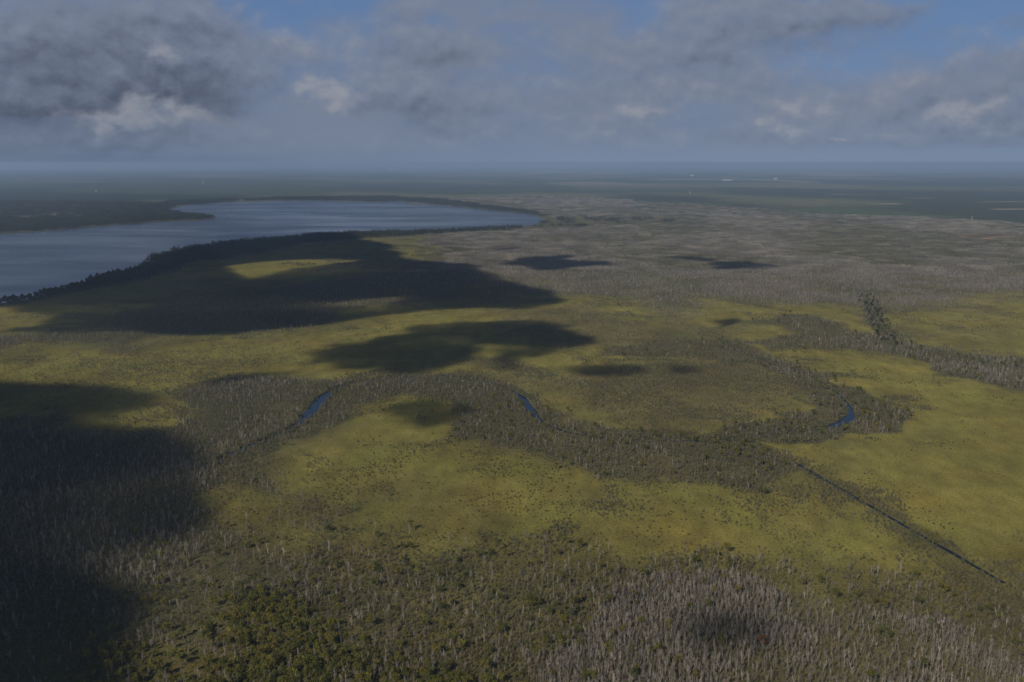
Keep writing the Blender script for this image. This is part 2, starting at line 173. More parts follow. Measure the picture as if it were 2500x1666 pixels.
FIELDS_AND_SHADE = [('forest',[(883.7,8964.3),(1694.7,8256.2),(1890,6671.5),(1611.8,5399.8),(1121.4,4968.1),(929.7,5912.7),(790.9,7294.3)]),('forest',[(1840.3,12541.1),(3378.8,11202),(4523.8,10120.2),(6093,9507.5),(3745.3,5048.9),(2637.9,4599.6),(2514.4,5307.7),(2737.3,7294.3),(2273.2,8964.3)]),('forest',[(-2503.4,13061.2),(-1992.4,14915.3),(-798.7,13061.2),(356.7,11615.6),(-80.8,10120.2),(-932.7,9804.3),(-1804.1,10456.9)]),('forest',[(-27785.6,34383.7),(-18863.2,36356.3),(-11122.4,28249.8),(-7782.1,18391.8),(-9369.2,17379.6),(-14885,18391.8)]),('forest',[(8315.4,22281.7),(16026.4,28249.8),(19056.4,25935.1),(9618.9,13061.2),(7133.6,12541.1),(6011.2,14241.7)]),('straw',[(6051.9,24433.1),(6914.8,24153.3),(6612.7,23095.3),(5805.9,23437.5)]),('sand',[(7894,23095.3),(8406.4,23437.5),(7848.9,21820.4),(7460.7,21670.9)]),('straw',[(4507.7,20151.3),(5043.1,19960.4),(4752.2,19173.1),(4323.3,19408.7)]),('green',[(2294.9,8256.2),(2726,7992.9),(2979.4,7842.7),(2678,7632.4),(2218.9,7842.7)]),('straw',[(3141.7,8964.3),(3477.2,8715.2),(3422.6,8619.4),(3054.9,8838)]),('sand',[(2773.2,6854.5),(2955.6,6892.3),(2868.2,6671.5),(2698.5,6636)]),('straw',[(3703.5,7177.1),(4390.3,7277.3),(4291.3,7111.8),(3671.5,7047.7)]),('straw',[(3556,7942.2),(3767.5,7982.7),(3691.2,7803.6),(3509.5,7803.6)]),('pale',[(369.5,32613.8),(2199.6,31795.4),(1860,28894.3),(477.6,29568.9)]),('pale',[(4310.8,27633.3),(5718,27999.9),(5258.2,26367.3),(4113.7,26367.3)]),('sand',[(3261.5,6027),(3618.3,6085.9),(3516.3,5912.7),(3213.8,5884.8)]),('green',[(-247.8,6671.5),(437,7294.3),(1144.8,7294.3),(1695.7,6671.5),(1145.2,6145.9),(383.8,6398)]),('green',[(1217.1,5912.7),(2459.1,6145.9),(2557.2,5132.3),(2064.4,4851.6),(1532.8,5048.9)]),('green',[(-6315.9,14915.3),(-3279.1,14241.7),(-1758.7,8715.2),(-3278.8,8715.2),(-5109.7,9804.3)]),('rust',[(1904.1,3806.3),(2371.1,3902.7),(2156.1,3543.3),(1861.4,3543.3)])]  # 'forest' outlines are far cloud shadows painted into the ground colour
SPECIAL = [((-181.3, 521.8), 'leafy', 'yellow', 1.15, 0, 'bright yellow tree among the olive crowns of the grove'),
  ((156.9, 509.5), 'leafy', 'rust', 1.1, 0, 'rust-orange tree standing alone inside the bare stand'),
  ((-61.1, 479.9), 'leafy', 'yellow', 0.9, 0, 'yellow-green tree low in the grove, near its right end'),
  ((-191.0, 648.8), 'bare', 'pale', 1.25, 0, 'tall bleached snag above the bare stand, leftmost of a row'),
  ((-178.5, 647.3), 'bare', 'pale', 1.1, 0.05, 'bleached snag with a forked top, second of a row'),
  ((-144.1, 651.8), 'bare', 'pale', 1.05, 0, 'bleached snag, rightmost of the row over the scrub'),
  ((-122.6, 620.2), 'bare', 'pale', 1.1, 0.25, 'leaning bleached snag alone on the yellow scrub'),
  ((127.0, 546.9), 'bare', 'pale', 1.15, -0.25, 'leaning bleached snag in the middle of the bare stand'),
  ((265.0, 502.4), 'bare', 'pale', 1.2, 0.1, 'bleached forked snag in the bare stand near the lower right corner')]
PLACES = {'hut': (646.2, 1500.4), 'mast_tall': (-4526.3, 13198.0), 'mast_white': (-4366.0, 9436.0), 'mast_far': (1773.9, 8964.3), 'mast_right': (2477.8, 4813.9), 'hall': (3758.0, 15733.6), 'houses': [(5012.4, 17143.7), (-14637.0, 42159.3), (-20306.8, 44527.6), (-6334.2, 39530.6), (-5077.7, 38104.9), (-12202.5, 38568.6), (4265.4, 21377.8)]}

# ------------------------------------------------------------------ helpers
def tag(o, label=None, cat=None, group=None, kind=None):
    if label: o['label'] = label
    if cat: o['category'] = cat
    if group: o['group'] = group
    if kind: o['kind'] = kind
    return o
def mesh(name, v, f, mats=(), smooth=False, mi=None):
    me = bpy.data.meshes.new(name)
    v = np.asarray(v, dtype=np.float64).reshape(-1, 3)
    me.from_pydata(v.tolist() if not isinstance(f, np.ndarray) else [tuple(p) for p in v], [], f.tolist() if isinstance(f, np.ndarray) else f)
    for m in mats: me.materials.append(m)
    if smooth: me.polygons.foreach_set('use_smooth', [True] * len(me.polygons))
    if mi is not None: me.polygons.foreach_set('material_index', mi)
    me.update()
    return me
def obj(name, me, parent=None, loc=None):
    o = bpy.data.objects.new(name, me); COL.objects.link(o)
    if parent: o.parent = parent
    if loc is not None: o.location = loc
    return o
def empty(name, loc, rz=0.0, s=1.0):
    o = bpy.data.objects.new(name, None); COL.objects.link(o); o.location = loc; o.rotation_euler = (0, 0, rz); o.scale = (s, s, s); o.empty_display_size = 1.0
    return o
# smooth lattice noise
def _h(ix, iy, seed):
    h = (ix * 374761393 + iy * 668265263 + seed * 1442695041) & 0xFFFFFFFF
    h = ((h ^ (h >> 13)) * 1274126177) & 0xFFFFFFFF
    return ((h ^ (h >> 16)) & 0xFFFF) / 65535.0
def vnoise(x, y, seed=0):
    ix = np.floor(x).astype(np.int64); iy = np.floor(y).astype(np.int64)
    fx = x - ix; fy = y - iy; fx = fx * fx * (3 - 2 * fx); fy = fy * fy * (3 - 2 * fy)
    a = _h(ix, iy, seed); b = _h(ix + 1, iy, seed); c = _h(ix, iy + 1, seed); d = _h(ix + 1, iy + 1, seed)
    return (a * (1 - fx) + b * fx) * (1 - fy) + (c * (1 - fx) + d * fx) * fy
def fbm(x, y, scale, oct=4, seed=0):
    s = np.zeros_like(x, dtype=float); a = 1.0; t = 0.0
    for k in range(oct):
        s += a * vnoise(x / scale + 17.3 * k, y / scale - 9.1 * k, seed + k); t += a; a *= 0.5; scale *= 0.5
    return s / t
def sstep(a, b, x):
    t = np.clip((x - a) / (b - a), 0, 1); return t * t * (3 - 2 * t)
def sdist(poly, x, y):
    """signed distance to a closed outline, positive inside"""
    P = np.asarray(poly, float); Q = np.roll(P, -1, 0)
    best = np.full(x.shape, 1e18); ins = np.zeros(x.shape, bool)
    for (ax, ay), (bx, by) in zip(P, Q):
        ex, ey = bx - ax, by - ay; L = ex * ex + ey * ey + 1e-9
        t = np.clip(((x - ax) * ex + (y - ay) * ey) / L, 0, 1)
        d = (x - ax - t * ex) ** 2 + (y - ay - t * ey) ** 2
        best = np.minimum(best, d)
        c = (ay > y) != (by > y)
        with np.errstate(divide='ignore', invalid='ignore'):
            ins ^= c & (x < (bx - ax) * (y - ay) / (by - ay + 1e-12) + ax)
    d = np.sqrt(best); return np.where(ins, d, -d)
def near_box(poly, x, y, pad):
    P = np.asarray(poly); return (x > P[:, 0].min() - pad) & (x < P[:, 0].max() + pad) & (y > P[:, 1].min() - pad) & (y < P[:, 1].max() + pad)
def linedist(line, x, y):
    best = np.full(x.shape, 1e18)
    for (ax, ay), (bx, by) in zip(line[:-1], line[1:]):
        ex, ey = bx - ax, by - ay; t = np.clip(((x - ax) * ex + (y - ay) * ey) / (ex * ex + ey * ey + 1e-9), 0, 1)
        best = np.minimum(best, (x - ax - t * ex) ** 2 + (y - ay - t * ey) ** 2)
    return np.sqrt(best)
def smooth_line(pts, n):
    P = np.asarray(pts, float); out = []
    for i in range(len(P) - 1):
        p0 = P[max(i - 1, 0)]; p1 = P[i]; p2 = P[i + 1]; p3 = P[min(i + 2, len(P) - 1)]
        for k in range(n):
            t = k / n
            out.append(0.5 * ((2 * p1) + (-p0 + p2) * t + (2 * p0 - 5 * p1 + 4 * p2 - p3) * t * t + (-p0 + 3 * p1 - 3 * p2 + p3) * t ** 3))
    out.append(P[-1]); return np.array(out)

# ------------------------------------------------------------------ materials
def material(name):
    m = bpy.data.materials.new(name); m.use_nodes = True; nt = m.node_tree; nt.nodes.clear()
    return m, nt.nodes, nt.links
def node(N, t, **kw):
    n = N.new(t)
    for k, v in kw.items(): setattr(n, k, v)
    return n
def ramp(N, stops):
    r = N.new('ShaderNodeValToRGB'); e = r.color_ramp.elements
    while len(e) < len(stops): e.new(0.5)
    for el, (p, c) in zip(e, stops): el.position = p; el.color = (*c, 1)
    return r
def leaf_material(name, stops, translucent=0.3):
    m, N, L = material(name)
    info = node(N, 'ShaderNodeObjectInfo'); r = ramp(N, stops); L.new(info.outputs['Random'], r.inputs[0])
    tcn = node(N, 'ShaderNodeTexCoord'); nz = node(N, 'ShaderNodeTexNoise'); nz.inputs['Scale'].default_value = 0.9; nz.inputs['Detail'].default_value = 3
    L.new(tcn.outputs['Object'], nz.inputs['Vector'])
    mr = node(N, 'ShaderNodeMapRange'); mr.inputs['From Min'].default_value = 0.3; mr.inputs['From Max'].default_value = 0.7; mr.inputs['To Min'].default_value = 0.65; mr.inputs['To Max'].default_value = 1.35
    L.new(nz.outputs['Fac'], mr.inputs[0])
    mul = node(N, 'ShaderNodeVectorMath', operation='SCALE'); L.new(r.outputs[0], mul.inputs[0]); L.new(mr.outputs[0], mul.inputs['Scale'])
    d = node(N, 'ShaderNodeBsdfDiffuse'); t = node(N, 'ShaderNodeBsdfTranslucent'); mixn = node(N, 'ShaderNodeMixShader'); mixn.inputs[0].default_value = translucent
    L.new(mul.outputs[0], d.inputs[0]); L.new(mul.outputs[0], t.inputs[0]); L.new(d.outputs[0], mixn.inputs[1]); L.new(t.outputs[0], mixn.inputs[2])
    o = node(N, 'ShaderNodeOutputMaterial'); L.new(mixn.outputs[0], o.inputs[0]); return m
def bark_material(name, stops):
    m, N, L = material(name)
    info = node(N, 'ShaderNodeObjectInfo'); r = ramp(N, stops); L.new(info.outputs['Random'], r.inputs[0])
    tcn = node(N, 'ShaderNodeTexCoord'); nz = node(N, 'ShaderNodeTexNoise'); nz.inputs['Scale'].default_value = 1.5; L.new(tcn.outputs['Object'], nz.inputs['Vector'])
    mr = node(N, 'ShaderNodeMapRange'); mr.inputs['To Min'].default_value = 0.6; mr.inputs['To Max'].default_value = 1.3; L.new(nz.outputs['Fac'], mr.inputs[0])
    mul = node(N, 'ShaderNodeVectorMath', operation='SCALE'); L.new(r.outputs[0], mul.inputs[0]); L.new(mr.outputs[0], mul.inputs['Scale'])
    d = node(N, 'ShaderNodeBsdfDiffuse'); L.new(mul.outputs[0], d.inputs[0])
    o = node(N, 'ShaderNodeOutputMaterial'); L.new(d.outputs[0], o.inputs[0]); return m
def plain(name, col, rough=0.8, metal=0.0):
    m, N, L = material(name); b = node(N, 'ShaderNodeBsdfPrincipled'); b.inputs['Roughness'].default_value = rough; b.inputs['Metallic'].default_value = metal
    tcn = node(N, 'ShaderNodeTexCoord'); nz = node(N, 'ShaderNodeTexNoise'); nz.inputs['Scale'].default_value = 0.4; L.new(tcn.outputs['Object'], nz.inputs['Vector'])
    r = ramp(N, [(0.3, tuple(c * 0.8 for c in col)), (0.7, col)]); L.new(nz.outputs['Fac'], r.inputs[0]); L.new(r.outputs[0], b.inputs['Base Color'])
    o = node(N, 'ShaderNodeOutputMaterial'); L.new(b.outputs[0], o.inputs[0]); return m
def water_material(name, col, r0, r1, scale, squash):
    m, N, L = material(name); b = node(N, 'ShaderNodeBsdfPrincipled'); b.inputs['Base Color'].default_value = (*col, 1); b.inputs['IOR'].default_value = 1.33
    g = node(N, 'ShaderNodeNewGeometry'); mp = node(N, 'ShaderNodeMapping'); mp.inputs['Scale'].default_value = (scale, scale * squash, 1); mp.inputs['Rotation'].default_value = (0, 0, 0.35)
    L.new(g.outputs['Position'], mp.inputs[0]); nz = node(N, 'ShaderNodeTexNoise'); nz.inputs['Scale'].default_value = 1.0; nz.inputs['Detail'].default_value = 5; nz.inputs['Distortion'].default_value = 0.6
    L.new(mp.outputs[0], nz.inputs['Vector'])
    mr = node(N, 'ShaderNodeMapRange'); mr.inputs['From Min'].default_value = 0.42; mr.inputs['From Max'].default_value = 0.66; mr.inputs['To Min'].default_value = r1; mr.inputs['To Max'].default_value = r0
    L.new(nz.outputs['Fac'], mr.inputs[0]); L.new(mr.outputs[0], b.inputs['Roughness'])
    o = node(N, 'ShaderNodeOutputMaterial'); L.new(b.outputs[0], o.inputs[0]); return m

M_GREY_BARK = bark_material('grey bark', [(0.0, (0.13, 0.112, 0.092)), (0.5, (0.23, 0.20, 0.168)), (0.9, (0.33, 0.295, 0.25)), (0.95, (0.20, 0.13, 0.085)), (1.0, (0.46, 0.42, 0.36))])
M_FAR_BARK = bark_material('weathered far bark', [(0.0, (0.13, 0.115, 0.092)), (0.6, (0.21, 0.19, 0.157)), (1.0, (0.30, 0.27, 0.225))])
M_BROWN_BARK = bark_material('brown bark', [(0.0, (0.10, 0.085, 0.065)), (1.0, (0.19, 0.165, 0.13))])
M_OLIVE = leaf_material('olive leaves', [(0.0, (0.105, 0.11, 0.026)), (0.45, (0.155, 0.152, 0.032)), (0.85, (0.205, 0.185, 0.036)), (1.0, (0.22, 0.17, 0.035))], 0.42)
M_DARK = leaf_material('dark evergreen leaves', [(0.0, (0.028, 0.036, 0.014)), (0.6, (0.045, 0.052, 0.018)), (1.0, (0.07, 0.062, 0.02))])
M_SCRUB = leaf_material('grey olive twigs', [(0.0, (0.10, 0.10, 0.048)), (0.5, (0.165, 0.156, 0.082)), (0.85, (0.225, 0.207, 0.122)), (1.0, (0.21, 0.155, 0.08))])
M_SHRUB = leaf_material('dark shrub leaves', [(0.0, (0.06, 0.064, 0.024)), (0.7, (0.105, 0.098, 0.034)), (1.0, (0.15, 0.115, 0.04))])

# ------------------------------------------------------------------ where things grow
ZP = [(n, e, d, f, np.asarray(p)) for n, e, d, f, p in ZONES]
FLOOR = {'marsh': (0.146, 0.128, 0.035), 'wood': (0.080, 0.071, 0.034), 'grey': (0.104, 0.089, 0.050), 'tan': (0.120, 0.102, 0.056), 'scrub': (0.092, 0.080, 0.029), 'speck': (0.110, 0.095, 0.038)}
FIELD_OR_SHADE = {'forest': (0.034, 0.042, 0.026), 'straw': (0.14, 0.125, 0.075), 'sand': (0.17, 0.14, 0.095), 'green': (0.052, 0.066, 0.032), 'pale': (0.14, 0.135, 0.11), 'rust': (0.20, 0.13, 0.08)}  # 'forest' is the dark tone that stands in for distant cloud shade
river_line = smooth_line(RIVER, 8)
canal_line = np.asarray(CANAL, float); upper_line = smooth_line(UPPER_CANAL, 6)
CANAL_W = 3.8
OPEN_REACHES = [(-246, 1080, 66, 16), (15, 1085, 50, 11), (395, 1010, 36, 15), (372, 1085, 50, 7)]     # x, y, reach, width where the river lies open
def river_width(x, y):
    w = np.full(np.shape(x), 5.0)
    for cx, cy, rr, ww in OPEN_REACHES: w = np.maximum(w, 5 + (ww - 5) * np.exp(-(((x - cx) ** 2 + (y - cy) ** 2) / rr ** 2) ** 2))
    return w
def warp(x, y, e):
    return x + (fbm(x, y, e * 5, 4, 11) - 0.5) * e * 5.0, y + (fbm(x, y, e * 5, 4, 23) - 0.5) * e * 6.0
def zones_at(x, y, kinds):
    """densities of each kind and the zone index at points"""
    D = {k: np.zeros_like(x) for k in kinds}; Zi = np.full(x.shape, -1); C = np.zeros(x.shape + (3,)); C[:] = FLOOR['marsh']
    far = sstep(3000, 4200, np.hypot(x, y) + (fbm(x, y, 900, 4, 5) - 0.5) * 1500)
    g = fbm(x, y * 0.8, 1400, 5, 31); b = fbm(x + 3e4, y, 2600, 5, 37)
    bt = sstep(.47, .60, b) * (.4 + .9 * g); dk = sstep(.52, .62, fbm(x * .5 - 9e3, y, 1700, 5, 43))
    fc = np.stack([0.034 + 0.055 * bt - 0.012 * dk + 0.014 * g, 0.043 + 0.042 * bt - 0.014 * dk + 0.020 * g, 0.026 + 0.024 * bt - 0.006 * dk], -1)
    C = C * (1 - far[..., None]) + fc * far[..., None]
    k = (.40 * sstep(.50, .70, fbm(x, y * .7, 170, 6, 141)) * (1 - far))[..., None]; C = C * (1 - k) + np.asarray((0.098, 0.090, 0.036)) * k      # rank, browner stretches of marsh
    olive = 1 - sstep(.43, .57, fbm(x, y * .7, 420, 5, 97))
    for i, (n, e, d, f, P) in enumerate(ZP):
        s = near_box(P, x, y, e * 10)
        if not s.any(): continue
        wx, wy = warp(x[s], y[s], e); m = sstep(-e, e, sdist(P, wx, wy))
        for k in kinds:
            v = D[k][s] * (1 - m) + d.get(k, 0.0) * m
            if k in ('scrub', 'shrub') and d.get('scrub', 0) > .4: v = np.maximum(v, (0.55 if k == 'scrub' else 0.22) * sstep(-9 * e, 0, sdist(P, wx, wy)) ** 2 * sstep(.46, .62, fbm(wx, wy, 46, 4, 71)))
            D[k][s] = v
        zi = Zi[s]; zi[m > 0.5] = i; Zi[s] = zi
        c = C[s]; mf = np.maximum(m, .65 * sstep(-5 * e, e, sdist(P, wx, wy)) * sstep(.42, .62, fbm(wx, wy, 60, 5, 83)) * (d.get('scrub', 0) > .4))
        C[s] = c * (1 - mf[:, None]) + (np.asarray(FLOOR[f]) * mf[:, None] if f not in ('grey', 'tan') else (np.asarray(FLOOR[f]) * (1 - .75 * olive[s])[:, None] + np.asarray((0.080, 0.080, 0.036)) * (.75 * olive[s])[:, None]) * mf[:, None])
    return D, Zi, C
def wet(x, y, pad=0.0):
    r = linedist(river_line, x, y) < river_width(x, y) * 0.5 + pad
    r |= linedist(canal_line, x, y) < CANAL_W * 0.5 + pad
    r |= linedist(upper_line, x, y) < CANAL_W * 0.5 + pad
    L = np.asarray(LAKE); s = near_box(LAKE, x, y, 5)
    if s.any():
        q = sdist(LAKE, x[s], y[s]) > -pad; t = r[s]; t |= q; r[s] = t
    return r

# ------------------------------------------------------------------ ground: one sheet from behind the camera to the horizon
def build_ground():
    yy = np.concatenate([np.linspace(-3000, 250, 12), np.geomspace(280, 9000, 520), np.geomspace(9100, 400000, 170)])
    uu = np.concatenate([np.linspace(-3.0, -0.78, 20), np.linspace(-0.76, 0.76, 620), np.linspace(0.78, 3.0, 20)])
    Y, U = np.meshgrid(yy, uu, indexing='ij'); X = U * np.maximum(np.abs(Y) + 250, 500)
    x = X.ravel(); y = Y.ravel(); z = np.zeros_like(x)
    _, _, C = zones_at(x, y, [])
    # broad natural mottling of the marsh grass and the far fields, plus distant cloud shade painted in
    for key, pts in FIELDS_AND_SHADE:
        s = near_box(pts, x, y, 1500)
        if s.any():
            e = 30 + np.hypot(*np.mean(np.asarray(pts), 0)) * (0.004 if key != 'forest' else 0.03)  # wider soft rim on the painted shade
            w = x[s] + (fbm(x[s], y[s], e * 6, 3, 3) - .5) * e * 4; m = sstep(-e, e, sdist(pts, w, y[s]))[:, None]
            C[s] = C[s] * (1 - m) + np.asarray(FIELD_OR_SHADE[key]) * m
    # straggling far farmland beyond ten kilometres, right of the lake
    k = sstep(9500, 14000, y) * sstep(-0.12, 0.1, x / np.maximum(y, 1)) * sstep(0.60, 0.66, fbm(x * 0.55, y * 0.16, 900, 3, 77))
    C = C * (1 - 0.75 * k[:, None]) + np.asarray((0.15, 0.135, 0.095)) * 0.75 * k[:, None]
    ny, nx = Y.shape
    idx = np.arange(ny * nx).reshape(ny, nx)
    q = np.stack([idx[:-1, :-1], idx[:-1, 1:], idx[1:, 1:], idx[1:, :-1]], -1).reshape(-1, 4)
    me = bpy.data.meshes.new('ground'); nv, nf = len(x), len(q)
    me.vertices.add(nv); me.vertices.foreach_set('co', np.stack([x, y, z], -1).ravel())
    me.loops.add(nf * 4); me.loops.foreach_set('vertex_index', q.ravel().astype(np.int32))
    me.polygons.add(nf); me.polygons.foreach_set('loop_start', np.arange(0, nf * 4, 4, dtype=np.int32)); me.polygons.foreach_set('loop_total', np.full(nf, 4, np.int32))
    me.update(calc_edges=True)
    a = me.color_attributes.new('cover', 'FLOAT_COLOR', 'POINT'); a.data.foreach_set('color', np.concatenate([C, np.ones((nv, 1))], 1).ravel())
    m, N, L = material('ground cover')
    at = node(N, 'ShaderNodeAttribute', attribute_name='cover'); g = node(N, 'ShaderNodeNewGeometry')
    def nz(scale, detail, lo, hi, prev, sq=(1, 1, 1)):
        mp = node(N, 'ShaderNodeMapping'); mp.inputs['Scale'].default_value = tuple(scale * s for s in sq); L.new(g.outputs['Position'], mp.inputs[0])
        n = node(N, 'ShaderNodeTexNoise'); n.inputs['Scale'].default_value = 1; n.inputs['Detail'].default_value = detail; L.new(mp.outputs[0], n.inputs['Vector'])
        r = node(N, 'ShaderNodeMapRange'); r.inputs['From Min'].default_value = .3; r.inputs['From Max'].default_value = .7; r.inputs['To Min'].default_value = lo; r.inputs['To Max'].default_value = hi
        L.new(n.outputs['Fac'], r.inputs[0]); v = node(N, 'ShaderNodeVectorMath', operation='SCALE'); L.new(prev, v.inputs[0]); L.new(r.outputs[0], v.inputs['Scale']); return v.outputs[0], n.outputs['Fac']
    c, n1 = nz(1 / 160, 5, 0.78, 1.18, at.outputs['Color'])
    c, n2 = nz(1 / 14, 4, 0.82, 1.16, c, (1, .6, 1))
    c, n3 = nz(1 / 2.2, 3, 0.66, 1.30, c)
    c, n5 = nz(1 / 38, 6, 0.82, 1.14, c, (1, .45, 1))
    # patches where the grass turns rusty or greener
    hue, n4 = nz(1 / 90, 4, 0, 1, at.outputs['Color'])
    rr = ramp(N, [(0.30, (1.05, 0.97, 0.88)), (0.5, (1, 1, 1)), (0.70, (0.96, 1.03, 0.92))]); L.new(n4, rr.inputs[0])
    mu = node(N, 'ShaderNodeVectorMath', operation='MULTIPLY'); L.new(c, mu.inputs[0]); L.new(rr.outputs[0], mu.inputs[1])
    b = node(N, 'ShaderNodeBsdfDiffuse'); b.inputs['Roughness'].default_value = 0.6; L.new(mu.outputs[0], b.inputs[0])
    o = node(N, 'ShaderNodeOutputMaterial'); L.new(b.outputs[0], o.inputs[0])
    me.materials.append(m)
    return tag(obj('ground', me), 'flat yellow-green marsh meadow and wooded plain reaching the horizon', 'ground', kind='structure')
build_ground()

# ------------------------------------------------------------------ water
def outline_sheet(name, pts, z, mat, step, amp):
    out = []
    P = np.asarray(pts, float)
    for a, b in zip(P, np.roll(P, -1, 0)):
        L = np.hypot(*(b - a)); n = max(1, int(min(L / step, 40)))
        for k in range(n):
            p = a + (b - a) * k / n; w = amp * min(1.0, L / 200)
            out.append((p[0] + (vnoise(np.array([p[0] / 60]), np.array([p[1] / 60]), 3)[0] - .5) * 2 * w, p[1] + (vnoise(np.array([p[0] / 60]), np.array([p[1] / 60]), 8)[0] - .5) * 2 * w, z))
    return obj(name, mesh(name, out, [list(range(len(out)))], [mat]))
M_LAKE = water_material('lake water', (0.024, 0.030, 0.036), 0.14, 0.30, 1 / 700, 2.2)
M_RIVER = water_material('river water', (0.006, 0.009, 0.012), 0.02, 0.05, 1 / 80, 1)
[n for n in M_RIVER.node_tree.nodes if n.type == 'BSDF_PRINCIPLED'][0].inputs['Specular IOR Level'].default_value = 0.3      # peaty, weed-choked water
M_SEA = water_material('sea water', (0.03, 0.04, 0.05), 0.15, 0.3, 1 / 9000, 3)
tag(outline_sheet('lake', LAKE, 0.4, M_LAKE, 30, 14), 'broad blue-grey lake with pale wind streaks beyond the shaded meadow', 'lake', kind='structure')
tag(outline_sheet('sea', SEA, 2.0, M_SEA, 4000, 300), 'pale strip of sea along the horizon at the upper left', 'sea', kind='structure')
def ribbon(name, line, w, mat, z=0.12, jit=0.18):
    v, f = [], []
    for i, p in enumerate(line):
        d = line[min(i + 1, len(line) - 1)] - line[max(i - 1, 0)]; d = d / (np.hypot(*d) + 1e-9); nrm = np.array([-d[1], d[0]])
        for s in (-1, 1):
            ww = (float(river_width(p[0], p[1])) if w is None else w) * 0.5 * (1 + 2 * jit * (float(fbm(np.array([p[0]]), np.array([p[1] + s * 500]), 26, 3, 6)[0]) - .5)); v.append((p[0] + nrm[0] * s * ww, p[1] + nrm[1] * s * ww, z))
        if i: f.append((2 * i - 2, 2 * i - 1, 2 * i + 1, 2 * i))
    return obj(name, mesh(name, v, f, [mat]))
tag(ribbon('river', river_line, None, M_RIVER), 'dark blue river winding through the belt of scrubby trees', 'river', kind='structure')
def dense(line, step):
    out = []
    for a, b in zip(line[:-1], line[1:]):
        n = max(1, int(np.hypot(*(b - a)) / step)); out += [a + (b - a) * k / n for k in range(n)]
    out.append(line[-1]); return np.array(out)
tag(ribbon('canal', dense(canal_line, 5), CANAL_W, M_RIVER, 0.14, 0.55), 'straight narrow blue canal cut across the meadow towards the lower right', 'canal', kind='structure')
tag(ribbon('canal', dense(upper_line, 12), CANAL_W * 0.9, M_RIVER, 0.14, 0.3), 'short dark canal running down from the grey wood to the hut', 'canal', kind='structure')

# ------------------------------------------------------------------ plants: prototypes
class MB:
    def __init__(s): s.v = []; s.f = []
    def tube(s, pts, radii, n=4):
        base = len(s.v)
        for (p, r) in zip(pts, radii):
            for k in range(n):
                a = 2 * math.pi * k / n; s.v.append((p[0] + r * math.cos(a), p[1] + r * math.sin(a), p[2]))
        for i in range(len(pts) - 1):
            for k in range(n):
                a, b = base + i * n + k, base + i * n + (k + 1) % n; s.f.append((a, b, b + n, a + n))
        s.f.append(tuple(base + (len(pts) - 1) * n + k for k in range(n)))
    def leaf(s, c, size, nrm, rnd):
        n = Vector(nrm).normalized(); t = n.cross(Vector((rnd.uniform(-1, 1), rnd.uniform(-1, 1), rnd.uniform(-1, 1)))).normalized(); u = n.cross(t)
        b = len(s.v); a1, a2 = size * rnd.uniform(.7, 1.2), size * rnd.uniform(.5, 1.0)
        for (i, j) in ((-1, -.6), (.2, -1), (1, .3), (-.3, 1)):
            p = Vector(c) + t * a1 * i + u * a2 * j; s.v.append(tuple(p))
        s.f.append((b, b + 1, b + 2, b + 3))
    def blade(s, p, q, w, rnd):
        d = (Vector(q) - Vector(p)); t = d.cross(Vector((rnd.uniform(-1, 1), rnd.uniform(-1, 1), .2))).normalized() * w; b = len(s.v)
        s.v += [tuple(Vector(p) - t), tuple(Vector(p) + t), tuple(q)]; s.f.append((b, b + 1, b + 2))
    def mesh(s, name, mats): return mesh(name, s.v, s.f, mats)
def rvec(rnd):
    while True:
        v = Vector((rnd.uniform(-1, 1), rnd.uniform(-1, 1), rnd.uniform(-1, 1)))
        if 0.05 < v.length < 1: return v
def bare_tree(seed):
    rnd = random.Random(seed); h = rnd.uniform(5.5, 9.0); T, B = MB(), MB()
    lean = (rnd.gauss(0, .10), rnd.gauss(0, .10)); pts, rad = [], []
    for i in range(6):
        t = i / 5; pts.append((lean[0] * h * t + rnd.uniform(-.22, .22) * t, lean[1] * h * t + rnd.uniform(-.22, .22) * t, h * t)); rad.append(0.14 * (1 - t) ** 0.8 + 0.045)
    T.tube(pts, rad, 5)
    for _ in range(rnd.randint(11, 18)):
        t = rnd.uniform(0.25, 0.95); i = min(int(t * 5), 4); a = Vector(pts[i]).lerp(Vector(pts[i + 1]), t * 5 - i)
        az = rnd.uniform(0, 6.283); L = rnd.uniform(1.2, 3.0) * (1.3 - t); sp = rnd.uniform(.30, .95)
        m = a + Vector((math.cos(az) * sp, math.sin(az) * sp, 0.7)) * L * .5; e = m + Vector((math.cos(az) * sp * .6, math.sin(az) * sp * .6, 1.0)) * L * .55
        B.tube([a, m, e], [.085, .06, .025], 3)
        for _ in range(3):
            q = m + rvec(rnd) * .8 * L * .6 + Vector((0, 0, L * .4)); B.tube([m, q], [.045, .018], 3)
    return T, B, h
